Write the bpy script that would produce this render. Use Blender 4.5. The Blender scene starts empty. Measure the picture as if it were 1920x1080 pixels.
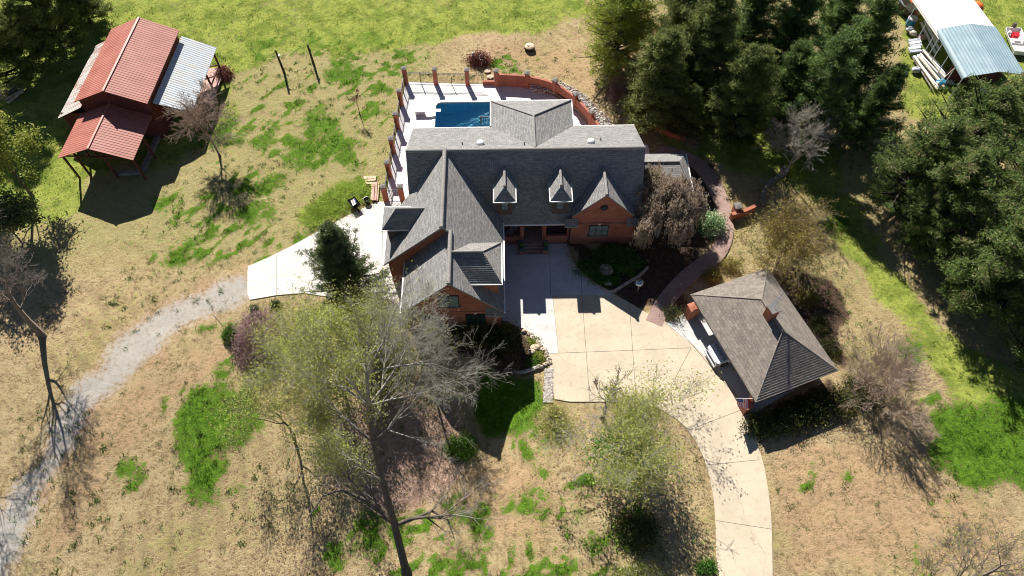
import bpy, math, random
import numpy as np
from mathutils import Vector, Matrix

# ------------------------------------------------------------------ camera, sky, sun
scene = bpy.context.scene
C = scene.collection
FPX, TH, HC, RL = 1331.0, math.radians(58), 54.0, math.radians(0.4)
cam_d = bpy.data.cameras.new('camera'); cam = bpy.data.objects.new('camera', cam_d); C.objects.link(cam)
cam_d.sensor_width = 36; cam_d.lens = 36*FPX/1920; cam_d.clip_start = 0.5; cam_d.clip_end = 2000
cam.matrix_world = Matrix.Translation((0, 0, HC)) @ Matrix.Rotation(math.radians(90)-TH, 4, 'X') @ Matrix.Rotation(-RL, 4, 'Z')
scene.camera = cam
EL, AZ = math.radians(40.5), math.radians(19.5)          # sun behind and to the left of the view
world = bpy.data.worlds.new('World'); scene.world = world; world.use_nodes = True
wn = world.node_tree; wn.nodes.clear()
sky = wn.nodes.new('ShaderNodeTexSky'); sky.sky_type = 'NISHITA'; sky.sun_disc = False
sky.air_density = 0.62; sky.dust_density = 0.15; sky.ozone_density = 2.0; sky.altitude = 300
sky.sun_elevation = EL; sky.sun_rotation = -AZ
bg = wn.nodes.new('ShaderNodeBackground'); bg.inputs[1].default_value = 0.05
wo = wn.nodes.new('ShaderNodeOutputWorld')
wn.links.new(sky.outputs[0], bg.inputs[0]); wn.links.new(bg.outputs[0], wo.inputs[0])
sun_d = bpy.data.lights.new('sun', 'SUN'); sun_d.energy = 5.0; sun_d.angle = math.radians(0.5); sun_d.color = (1.0, 0.955, 0.88)
sun = bpy.data.objects.new('sun', sun_d); C.objects.link(sun)
to_sun = Vector((-math.sin(AZ)*math.cos(EL), math.cos(AZ)*math.cos(EL), math.sin(EL)))
sun.rotation_euler = to_sun.to_track_quat('Z', 'Y').to_euler()
scene.view_settings.view_transform = 'Standard'; scene.view_settings.look = 'None'
scene.view_settings.exposure = 0.85; scene.view_settings.gamma = 1.0
scene.render.engine = 'CYCLES'
scene.render.resolution_x = 1024; scene.render.resolution_y = 576
scene.cycles.filter_width = 1.0; scene.cycles.max_bounces = 6; scene.cycles.transparent_max_bounces = 12

# ------------------------------------------------------------------ survey helpers
ct, st = math.cos(TH), math.sin(TH); cr, sr = math.cos(RL), math.sin(RL)
def P(x, y, z=0.0):
    u = (x-960)/FPX; v = (540-y)/FPX
    u, v = u*cr+v*sr, -u*sr+v*cr
    t = (HC-z)/(st-v*ct)
    return Vector((u*t, (ct+v*st)*t, z))
def sm(t):
    t = np.clip(t, 0, 1); return t*t*(3-2*t)
def terr(X, Y):                                           # the lawn falls away below the gable wing
    return -2.0*sm((3.0-X)/6.0)*sm((29.5-Y)/(7.0+18.0*sm((-3.0-X)/9.0)))
def G(x, y):
    z = 0.0
    for _ in range(25):
        p = P(x, y, z); z = 0.5*z+0.5*float(terr(p.x, p.y))
    return Vector((p.x, p.y, float(terr(p.x, p.y))))

# ------------------------------------------------------------------ object helpers
BASE = {}
def tag(o, label=None, cat=None, group=None, kind=None):
    if label: o['label'] = label
    if cat: o['category'] = cat
    if group: o['group'] = group
    if kind: o['kind'] = kind
    return o
def thing(name, label, cat, base, group=None):
    o = bpy.data.objects.new(name, None); C.objects.link(o); o.location = base
    o.empty_display_size = 0.5
    BASE[o.name] = Vector(base)
    return tag(o, label, cat, group)
def link(name, me, mats, parent=None, base=None):
    for m in (mats if isinstance(mats, (list, tuple)) else [mats]): me.materials.append(m)
    o = bpy.data.objects.new(name, me); C.objects.link(o)
    if parent is not None:
        o.parent = parent; BASE[o.name] = BASE[parent.name]
    else:
        b = Vector(base) if base is not None else Vector((0, 0, 0)); o.location = b; BASE[o.name] = b
    return o
def courses(b, lL, lR, uL, uR, n, d=.04):                   # stepped shingle courses from eave to ridge
    lL, lR, uL, uR = map(Vector, (lL, lR, uL, uR)); nn = (lR-lL).cross(uL-lL).normalized()
    if nn.z < 0: nn = -nn
    for i in range(n):
        t0, t1 = i/n, (i+1)/n
        a0, b0, a1, b1 = lL.lerp(uL, t0), lR.lerp(uR, t0), lL.lerp(uL, t1), lR.lerp(uR, t1)
        k = nn*d; g = nn*.006
        b.add([a0+g, b0+g, b0+k, a0+k, b1+g, a1+g], [(0, 1, 2, 3), (3, 2, 4, 5)])
class MB:
    """collects geometry (in world or frame coordinates) for ONE mesh"""
    def __init__(s, M=None):
        s.v = []; s.f = []; s.m = []; s.M = M; s.cm = 0; s.sm = set()
    def add(s, pts, faces, smooth=False):
        n = len(s.v)
        for p in pts:
            p = Vector(p); s.v.append(s.M @ p if s.M is not None else p)
        for f in faces:
            if smooth: s.sm.add(len(s.f))
            s.f.append([n+i for i in f]); s.m.append(s.cm)
        return s
    def box(s, x0, x1, y0, y1, z0, z1):
        return s.add([(x0,y0,z0),(x1,y0,z0),(x1,y1,z0),(x0,y1,z0),(x0,y0,z1),(x1,y0,z1),(x1,y1,z1),(x0,y1,z1)],
                     [(0,3,2,1),(4,5,6,7),(0,1,5,4),(1,2,6,5),(2,3,7,6),(3,0,4,7)])
    def slab(s, pts, t=0.16):                              # a polygon with its outer face given, thickened downwards
        n = len(pts); a = [Vector(p) for p in pts]; b = [p-Vector((0,0,t)) for p in a]
        nn = (a[1]-a[0]).cross(a[2]-a[0])
        if nn.z < 0: a.reverse(); b.reverse()
        return s.add(a+b, [list(range(n)), list(range(2*n-1, n-1, -1))]+[(i, i+n, (i+1) % n+n, (i+1) % n) for i in range(n)])
    def prism(s, poly, z0, z1):
        n = len(poly)
        ar = sum(poly[i][0]*poly[(i+1) % n][1]-poly[(i+1) % n][0]*poly[i][1] for i in range(n))
        if ar < 0: poly = poly[::-1]
        return s.add([(p[0], p[1], z0) for p in poly]+[(p[0], p[1], z1) for p in poly],
                     [list(range(n-1, -1, -1)), list(range(n, 2*n))]+[(i, (i+1) % n, (i+1) % n+n, i+n) for i in range(n)])
    def wall(s, pts, d):                                   # a vertical polygon thickened by vector d
        n = len(pts); a = [Vector(p) for p in pts]; b = [p+Vector(d) for p in a]
        return s.add(a+b, [list(range(n)), list(range(2*n-1, n-1, -1))]+[(i, i+n, (i+1) % n+n, (i+1) % n) for i in range(n)])
    def tube(s, p0, p1, r0, r1=None, n=8, cap=True):
        r1 = r0 if r1 is None else r1
        p0, p1 = Vector(p0), Vector(p1); d = (p1-p0).normalized()
        a = d.orthogonal().normalized(); b = d.cross(a)
        pts = []
        for p, r in ((p0, r0), (p1, r1)):
            for i in range(n):
                t = 2*math.pi*i/n; pts.append(p+a*math.cos(t)*r+b*math.sin(t)*r)
        f = [(i, (i+1) % n, (i+1) % n+n, i+n) for i in range(n)]
        s.add(pts, f, smooth=n > 5)
        if cap: s.add(pts, [list(range(n-1, -1, -1)), list(range(n, 2*n))])
        return s
    def bar(s, p0, p1, w, h=None):                         # square bar
        h = w if h is None else h
        p0, p1 = Vector(p0), Vector(p1); d = (p1-p0).normalized()
        up = Vector((0, 0, 1)) if abs(d.z) < .95 else Vector((0, 1, 0))
        a = d.cross(up).normalized()*w/2; b = a.cross(d).normalized()*h/2
        pts = [p+sa*a+sb*b for p in (p0, p1) for sa, sb in ((-1,-1),(1,-1),(1,1),(-1,1))]
        return s.add(pts, [(0,1,2,3),(7,6,5,4),(0,4,5,1),(1,5,6,2),(2,6,7,3),(3,7,4,0)])
    def lathe(s, c, prof, n=16):                           # prof: (radius, z) upward
        c = Vector(c); pts = [c+Vector((r*math.cos(2*math.pi*i/n), r*math.sin(2*math.pi*i/n), z)) for r, z in prof for i in range(n)]
        f = [(k*n+i, k*n+(i+1) % n, (k+1)*n+(i+1) % n, (k+1)*n+i) for k in range(len(prof)-1) for i in range(n)]
        s.add(pts, f, smooth=True)
        return s
    def blob(s, c, r, rng, n=8, rough=.18, rings=5):       # rounded stone
        c = Vector(c); r = Vector(r) if hasattr(r, '__len__') else Vector((r, r, r)); pts = []
        for k in range(rings+1):
            ph = math.pi*k/rings
            for i in range(n):
                t = 2*math.pi*i/n; q = 1+rng.uniform(-rough, rough)
                pts.append(c+Vector((r.x*math.sin(ph)*math.cos(t)*q, r.y*math.sin(ph)*math.sin(t)*q, -r.z*math.cos(ph)*q)))
        f = [(k*n+i, k*n+(i+1) % n, (k+1)*n+(i+1) % n, (k+1)*n+i) for k in range(rings) for i in range(n)]
        return s.add(pts, f)
    def build(s, name, mats, parent=None, base=None, uv=True):
        b = BASE[parent.name] if parent is not None else (Vector(base) if base is not None else Vector((0, 0, 0)))
        me = bpy.data.meshes.new(name)
        me.from_pydata([tuple(p-b) for p in s.v], [], s.f); me.update()
        me.polygons.foreach_set('material_index', s.m)
        me.polygons.foreach_set('use_smooth', [i in s.sm for i in range(len(s.f))])
        if uv:
            ul = me.uv_layers.new(name='uv')
            R = s.M.to_3x3().inverted() if s.M is not None else None
            for p in me.polygons:
                n = p.normal.copy(); n = R @ n if R is not None else n
                u = Vector((0, 0, 1)).cross(n)
                u = u.normalized() if u.length > 1e-4 else Vector((1, 0, 0))
                if abs(n.z) > .999: u = Vector((1, 0, 0))
                w = n.cross(u)
                for li in p.loop_indices:
                    q = me.vertices[me.loops[li].vertex_index].co
                    q = R @ q if R is not None else q
                    ul.data[li].uv = (q.dot(u), q.dot(w))
        return link(name, me, mats, parent, base)
def mesh_np(name, V, F, mat, parent=None, base=None):
    me = bpy.data.meshes.new(name)
    V = np.asarray(V, dtype=np.float32); F = np.asarray(F, dtype=np.int32); k = F.shape[1]
    me.vertices.add(len(V)); me.vertices.foreach_set('co', V.ravel())
    me.loops.add(F.size); me.loops.foreach_set('vertex_index', F.ravel())
    me.polygons.add(len(F)); me.polygons.foreach_set('loop_start', np.arange(len(F), dtype=np.int32)*k)
    me.polygons.foreach_set('loop_total', np.full(len(F), k, dtype=np.int32))
    me.update(calc_edges=True); me.validate()
    return link(name, me, mat, parent, base)
def copy_tree(o, loc, rz=0, sc=1.0, label=None):
    c = o.copy(); C.objects.link(c); c.location = loc; c.rotation_euler = (0, 0, rz)
    c.scale = (sc, sc, sc) if not hasattr(sc, '__len__') else sc
    if label: c['label'] = label
    for ch in [x for x in KIDS.get(o.name, [])]:
        d = ch.copy(); C.objects.link(d); d.parent = c
    return c
KIDS = {}

# ------------------------------------------------------------------ materials
def nt_new(name):
    m = bpy.data.materials.new(name); m.use_nodes = True; t = m.node_tree; t.nodes.clear()
    out = t.nodes.new('ShaderNodeOutputMaterial'); b = t.nodes.new('ShaderNodeBsdfPrincipled')
    t.links.new(b.outputs[0], out.inputs[0])
    return m, t, b
def nd(t, typ, props=None, **inp):
    n = t.nodes.new(typ)
    for k, v in (props or {}).items(): setattr(n, k, v)
    for k, v in inp.items():
        s = n.inputs[int(k[1:])] if k[0] == 'i' and k[1:].isdigit() else n.inputs[k.replace('_', ' ')]
        if isinstance(v, bpy.types.NodeSocket): t.links.new(v, s)
        else: s.default_value = v
    return n
def c4(c): return (c[0], c[1], c[2], 1.0)
def coord(t, kind='Object'):
    return nd(t, 'ShaderNodeTexCoord').outputs[kind]
def geo(t): return nd(t, 'ShaderNodeNewGeometry').outputs['Position']
def noise(t, vec, scale, detail=4, rough=.55):
    return nd(t, 'ShaderNodeTexNoise', None, Vector=vec, Scale=scale, Detail=detail, Roughness=rough).outputs['Fac']
def mix(t, f, a, b, mode='MIX'):
    n = t.nodes.new('ShaderNodeMix'); n.data_type = 'RGBA'; n.blend_type = mode
    for s, v in ((n.inputs[0], f), (n.inputs[6], a), (n.inputs[7], b)):
        if isinstance(v, bpy.types.NodeSocket): t.links.new(v, s)
        else: s.default_value = v if isinstance(v, (int, float)) else c4(v)
    return n.outputs[2]
def mth(t, op, a, b=0.0, clamp=False):
    n = t.nodes.new('ShaderNodeMath'); n.operation = op; n.use_clamp = clamp
    for s, v in ((n.inputs[0], a), (n.inputs[1], b)):
        if isinstance(v, bpy.types.NodeSocket): t.links.new(v, s)
        else: s.default_value = v
    return n.outputs[0]
def rmp(t, f, a, b, c=0.0, d=1.0):
    n = nd(t, 'ShaderNodeMapRange', {'clamp': True}, Value=f); n.interpolation_type = 'SMOOTHSTEP'
    n.inputs[1].default_value = a; n.inputs[2].default_value = b; n.inputs[3].default_value = c; n.inputs[4].default_value = d
    return n.outputs[0]
def bump(t, b, h, strength=.5, dist=.03):
    n = nd(t, 'ShaderNodeBump', None, Strength=strength, Distance=dist, Height=h)
    t.links.new(n.outputs[0], b.inputs['Normal'])
def sep(t, v):
    n = nd(t, 'ShaderNodeSeparateXYZ', None, Vector=v); return n.outputs

def plain(name, col, rough=.6, metal=0.0, var=.12, sc=3.0):
    m, t, b = nt_new(name)
    p = geo(t); n = noise(t, p, sc, 5)
    col_o = mix(t, rmp(t, n, .3, .7), tuple(c*(1-var) for c in col), tuple(min(1, c*(1+var)) for c in col))
    t.links.new(col_o, b.inputs['Base Color']); b.inputs['Roughness'].default_value = rough; b.inputs['Metallic'].default_value = metal
    return m
def shingle(name, c1, c2, row=.17, bs=1.0, dist=.035):
    m, t, b = nt_new(name); uv = coord(t, 'UV'); p = geo(t)
    br = nd(t, 'ShaderNodeTexBrick', {'offset': .5}, Vector=uv, Color1=c4(c1), Color2=c4(c2), Mortar=c4(tuple(x*.45 for x in c1)), Scale=1.0)
    br.inputs['Mortar Size'].default_value = .012; br.inputs['Mortar Smooth'].default_value = .3
    br.inputs['Brick Width'].default_value = .34; br.inputs['Row Height'].default_value = row; br.inputs['Bias'].default_value = 0
    n1 = noise(t, p, 1.2, 4); n2 = noise(t, uv, 9.0, 3)
    c = mix(t, rmp(t, n1, .3, .7, 0, .35), br.outputs[0], tuple(x*.72 for x in c1))
    c = mix(t, rmp(t, n2, .35, .75, 0, .5), c, tuple(min(1, x*1.35) for x in c2))
    t.links.new(c, b.inputs['Base Color']); b.inputs['Roughness'].default_value = .92
    v = sep(t, uv)[1]
    saw = mth(t, 'SUBTRACT', 1.0, mth(t, 'FRACT', mth(t, 'DIVIDE', v, row)))
    h = mth(t, 'ADD', mth(t, 'MULTIPLY', saw, .8), mth(t, 'MULTIPLY', n2, .35))
    bump(t, b, h, min(1, .85*bs), dist)
    return m
def brick(name, c1, c2, mortar=(.33, .24, .19)):
    m, t, b = nt_new(name); uv = coord(t, 'UV'); p = geo(t)
    br = nd(t, 'ShaderNodeTexBrick', {'offset': .5}, Vector=uv, Color1=c4(c1), Color2=c4(c2), Mortar=c4(mortar), Scale=1.0)
    br.inputs['Mortar Size'].default_value = .007; br.inputs['Brick Width'].default_value = .22; br.inputs['Row Height'].default_value = .075
    n1 = noise(t, p, .9, 5)
    st_ = nd(t, 'ShaderNodeMapping', None, Vector=uv); st_.inputs['Scale'].default_value = (.5, 4.0, 1)
    n2 = noise(t, st_.outputs[0], 1.6, 4)
    c = mix(t, rmp(t, n1, .35, .7, 0, .5), br.outputs[0], tuple(x*.6 for x in c1))
    c = mix(t, rmp(t, n2, .5, .75, 0, .45), c, tuple(min(1, x*1.3) for x in c2))
    t.links.new(c, b.inputs['Base Color']); b.inputs['Roughness'].default_value = .88
    bump(t, b, br.outputs['Fac'], -.4, .01)
    return m
def corrugated(name, col, col2, period=.23, rough=.45, metal=.0, rust=None, ax=0, rib=.9):
    m, t, b = nt_new(name); uv = coord(t, 'UV'); p = geo(t); s = sep(t, uv)
    w = mth(t, 'ABSOLUTE', mth(t, 'SUBTRACT', mth(t, 'FRACT', mth(t, 'DIVIDE', s[ax], period)), .5))
    h = rmp(t, w, .12, .34)
    n1 = noise(t, p, .7, 5)
    mp = nd(t, 'ShaderNodeMapping', None, Vector=uv); mp.inputs['Scale'].default_value = (3.0, .25, 1) if ax == 0 else (.25, 3.0, 1)
    n2 = noise(t, mp.outputs[0], 2.0, 5)
    c = mix(t, rmp(t, n1, .3, .7), col, col2)
    c = mix(t, rmp(t, n2, .45, .7, 0, .55), c, tuple(min(1, x*1.25) for x in col2))
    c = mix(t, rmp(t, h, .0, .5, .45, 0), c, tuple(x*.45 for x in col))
    if rust: c = mix(t, rmp(t, mth(t, 'ADD', n2, mth(t, 'MULTIPLY', n1, .4)), .66, .8), c, rust)
    t.links.new(c, b.inputs['Base Color']); b.inputs['Roughness'].default_value = rough; b.inputs['Metallic'].default_value = metal
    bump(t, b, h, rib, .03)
    return m
def concrete(name, col, stain, sc=.35):
    m, t, b = nt_new(name); p = geo(t)
    n1 = noise(t, p, sc, 6, .6); n2 = noise(t, p, 2.2, 6, .7); n3 = noise(t, p, 14, 4, .7)
    c = mix(t, rmp(t, n1, .38, .62, 0, .9), col, stain)
    c = mix(t, rmp(t, n2, .50, .70, 0, .6), c, tuple(x*.78 for x in stain))
    c = mix(t, rmp(t, n3, .3, .8, 0, .25), c, tuple(x*.7 for x in col))
    vv = nd(t, 'ShaderNodeTexVoronoi', {'feature': 'DISTANCE_TO_EDGE'}, Vector=nd(t, 'ShaderNodeVectorMath', {'operation': 'ADD'}, i0=p, i1=nd(t, 'ShaderNodeTexNoise', None, Vector=p, Scale=.9).outputs['Color']).outputs[0], Scale=.14)
    c = mix(t, rmp(t, vv.outputs['Distance'], .0, .0035, .55, 0), c, tuple(x*.45 for x in col))
    t.links.new(c, b.inputs['Base Color']); b.inputs['Roughness'].default_value = .9
    bump(t, b, n3, .3, .02)
    return m
def foliage(name, dark, light, tint=None, trans=.25):
    m, t, b = nt_new(name)
    ri = nd(t, 'ShaderNodeNewGeometry').outputs['Random Per Island']
    n = noise(t, coord(t), .55, 3)
    c = mix(t, mth(t, 'ADD', mth(t, 'MULTIPLY', ri, .7), rmp(t, n, .3, .7, -.15, .3), True), dark, light)
    if tint: c = mix(t, rmp(t, mth(t, 'ADD', mth(t, 'MULTIPLY', ri, .35), n), .72, .95, 0, .85), c, tint)
    t.links.new(c, b.inputs['Base Color']); b.inputs['Roughness'].default_value = .62
    b.inputs['Specular IOR Level'].default_value = .25
    tr = nd(t, 'ShaderNodeBsdfTranslucent', None, Color=c)
    mx = nd(t, 'ShaderNodeMixShader', None, Fac=trans)
    t.links.new(b.outputs[0], mx.inputs[1]); t.links.new(tr.outputs[0], mx.inputs[2])
    t.links.new(mx.outputs[0], t.nodes['Material Output'].inputs[0])
    return m
def bark(name, col, col2, sc=6):
    m, t, b = nt_new(name); p = coord(t); n = noise(t, p, sc, 5, .7)
    t.links.new(mix(t, rmp(t, n, .35, .7), col, col2), b.inputs['Base Color']); b.inputs['Roughness'].default_value = .9
    bump(t, b, n, .6, .03)
    return m
def glass_pane(name, col):
    m, t, b = nt_new(name); n = noise(t, geo(t), 1.5, 2)
    t.links.new(mix(t, n, tuple(x*.7 for x in col), col), b.inputs['Base Color']); b.inputs['Roughness'].default_value = .08
    b.inputs['Specular IOR Level'].default_value = .6
    return m

M = {}
M['shingle'] = shingle('grey_shingle', (.15, .148, .147), (.30, .288, .272))
M['shingle_brown'] = shingle('brown_shingle', (.15, .13, .11), (.28, .24, .20), row=.2)
M['ridge'] = shingle('ridge_shingle', (.23, .215, .2), (.28, .265, .245), row=.25, bs=.5)
M['brick'] = brick('red_brick', (.30, .08, .045), (.40, .125, .07))
M['brick_wall'] = brick('orange_brick', (.35, .095, .05), (.45, .14, .075))
M['cap'] = plain('grey_cap_stone', (.16, .145, .135), .85)
M['white'] = plain('white_paint', (.78, .78, .76), .5, var=.04)
M['cream'] = plain('cream_paint', (.66, .6, .5), .6)
M['dark'] = plain('dark_trim', (.025, .028, .034), .45)
M['iron'] = plain('black_iron', (.02, .02, .022), .5, .3)
M['pane'] = glass_pane('window_glass', (.20, .27, .27))
M['pane_dark'] = glass_pane('dark_window_glass', (.03, .05, .045))
M['brown_wall'] = plain('brown_siding', (.10, .075, .06), .8)
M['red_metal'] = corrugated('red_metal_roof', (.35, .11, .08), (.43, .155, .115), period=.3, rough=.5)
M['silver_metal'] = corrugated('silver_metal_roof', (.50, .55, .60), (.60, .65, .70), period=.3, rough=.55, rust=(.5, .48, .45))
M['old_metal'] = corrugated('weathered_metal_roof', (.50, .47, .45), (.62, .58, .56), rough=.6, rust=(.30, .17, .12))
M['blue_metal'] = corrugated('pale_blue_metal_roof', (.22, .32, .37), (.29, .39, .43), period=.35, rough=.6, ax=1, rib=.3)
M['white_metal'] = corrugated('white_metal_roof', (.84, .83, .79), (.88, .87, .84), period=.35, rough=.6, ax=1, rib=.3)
M['red_wood'] = plain('barn_red_wood', (.11, .026, .022), .85, var=.3)
M['deckwood'] = plain('pink_deck_boards', (.50, .30, .26), .8)
M['oldwood'] = plain('weathered_wood', (.50, .43, .36), .9, var=.3, sc=6)
M['greywood'] = plain('grey_timber', (.22, .19, .165), .9, var=.3)
M['postwood'] = plain('dark_post_wood', (.06, .045, .035), .9)
M['concrete'] = concrete('pale_concrete', (.60, .59, .57), (.50, .49, .47))
M['conc_tan'] = concrete('tan_concrete', (.58, .485, .36), (.49, .41, .305))
M['conc_deck'] = concrete('pool_deck_concrete', (.76, .73, .72), (.66, .64, .63))
M['conc_pad'] = concrete('side_pad_concrete', (.66, .63, .58), (.56, .54, .50))
M['joint'] = plain('slab_joint', (.14, .125, .10), .95)
M['paver'] = brick('brick_pavers', (.30, .19, .16), (.38, .25, .21), (.24, .2, .17))
M['stone'] = plain('field_stone', (.44, .36, .28), .9, var=.3)
M['rock'] = plain('river_rock', (.46, .42, .38), .9, var=.35, sc=5)
M['soil'] = concrete('dark_soil', (.035, .026, .021), (.06, .042, .032), 1.5)
M['mulch'] = concrete('brown_mulch', (.13, .085, .06), (.22, .15, .11), 1.5)
M['tile'] = plain('pool_shell', (.34, .86, 1.0), .6, var=.05)
M['plastic_blue'] = plain('blue_plastic', (.02, .22, .38), .5)
M['plastic_red'] = plain('red_plastic', (.55, .02, .03), .4)
M['orange'] = plain('orange_plastic', (.70, .14, .02), .5)
M['yellow'] = plain('yellow_plastic', (.8, .6, .05), .5)
M['greyplastic'] = plain('grey_plastic', (.20, .215, .25), .5)
M['paleplastic'] = plain('pale_plastic', (.42, .44, .5), .5)
M['carpaint'] = plain('white_car_paint', (.74, .76, .80), .25, var=.02)
M['rubber'] = plain('black_rubber', (.018, .018, .02), .8)
M['chrome'] = plain('bright_metal', (.6, .6, .62), .25, .9)
M['navy'] = plain('navy_letters', (.015, .022, .10), .5)
M['flag_red'] = plain('flag_red', (.55, .03, .05), .7); M['flag_blue'] = plain('flag_blue', (.03, .05, .22), .7)
M['black'] = plain('black_metal', (.015, .015, .017), .35)
M['cutwood'] = plain('cut_wood', (.60, .46, .33), .9, var=.25, sc=5)
M['bark'] = bark('grey_brown_bark', (.07, .055, .042), (.15, .125, .10))
M['bark_dark'] = bark('dark_bark', (.03, .024, .02), (.07, .055, .045))
M['bark_pale'] = bark('pale_bark', (.26, .235, .20), (.42, .39, .34))
M['twig_pale'] = bark('pale_grey_twigs', (.25, .225, .19), (.42, .385, .33))
M['twig'] = bark('grey_twigs', (.13, .105, .085), (.24, .20, .165))
M['twig_red'] = bark('reddish_twigs', (.27, .195, .15), (.45, .34, .26))
M['twig_tan'] = bark('tan_twigs', (.22, .165, .09), (.34, .26, .15))
F_ = foliage
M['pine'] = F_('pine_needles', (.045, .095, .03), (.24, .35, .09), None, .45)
M['cedar'] = F_('cedar_needles', (.07, .10, .025), (.30, .33, .09), None, .45)
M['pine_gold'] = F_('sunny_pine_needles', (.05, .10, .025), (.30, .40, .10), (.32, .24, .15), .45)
M['spruce'] = F_('spruce_needles', (.04, .065, .028), (.20, .24, .085), None, .35)
M['yleaf'] = F_('yellow_green_leaves', (.16, .22, .025), (.56, .63, .12), None, .5)
M['gleaf'] = F_('fresh_green_leaves', (.15, .20, .03), (.45, .48, .11), None, .5)
M['oleaf'] = F_('olive_new_leaves', (.27, .30, .07), (.56, .58, .18), None, .5)
M['gold'] = F_('golden_buds', (.20, .16, .03), (.36, .29, .07), None, .3)
M['purple'] = F_('purple_brown_leaves', (.075, .045, .035), (.24, .15, .12), (.13, .13, .055))
M['weep'] = F_('bronze_weeping_leaves', (.22, .165, .125), (.66, .52, .43), (.30, .28, .14), .4)
M['redbud'] = F_('redbud_blossom', (.20, .12, .12), (.44, .29, .28))
M['holly'] = F_('dark_hedge_leaves', (.02, .035, .010), (.10, .11, .025), (.28, .22, .05))
M['variegated'] = F_('variegated_leaves', (.08, .20, .05), (.62, .74, .42), (.8, .84, .62), .3)
M['photinia'] = F_('red_photinia_leaves', (.10, .035, .03), (.40, .15, .12))
M['grassblade'] = F_('lush_grass_blades', (.03, .095, .006), (.125, .25, .018), None, .35)
M['iris'] = F_('iris_leaves', (.26, .40, .05), (.60, .72, .16), None, .65)
M['lawnblade'] = F_('lawn_blades', (.10, .15, .02), (.27, .32, .06), None, .35)
M['dryblade'] = F_('dry_grass_blades', (.30, .22, .11), (.52, .42, .25), None, .3)
M['deadleaf'] = F_('brown_litter_leaves', (.22, .13, .10), (.44, .30, .24), None, .1)
M['blossom'] = F_('white_blossom', (.55, .5, .42), (.8, .78, .7), None, .2)
M['bed_leaf'] = F_('bed_plant_leaves', (.045, .15, .015), (.15, .30, .045), None, .35)

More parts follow.
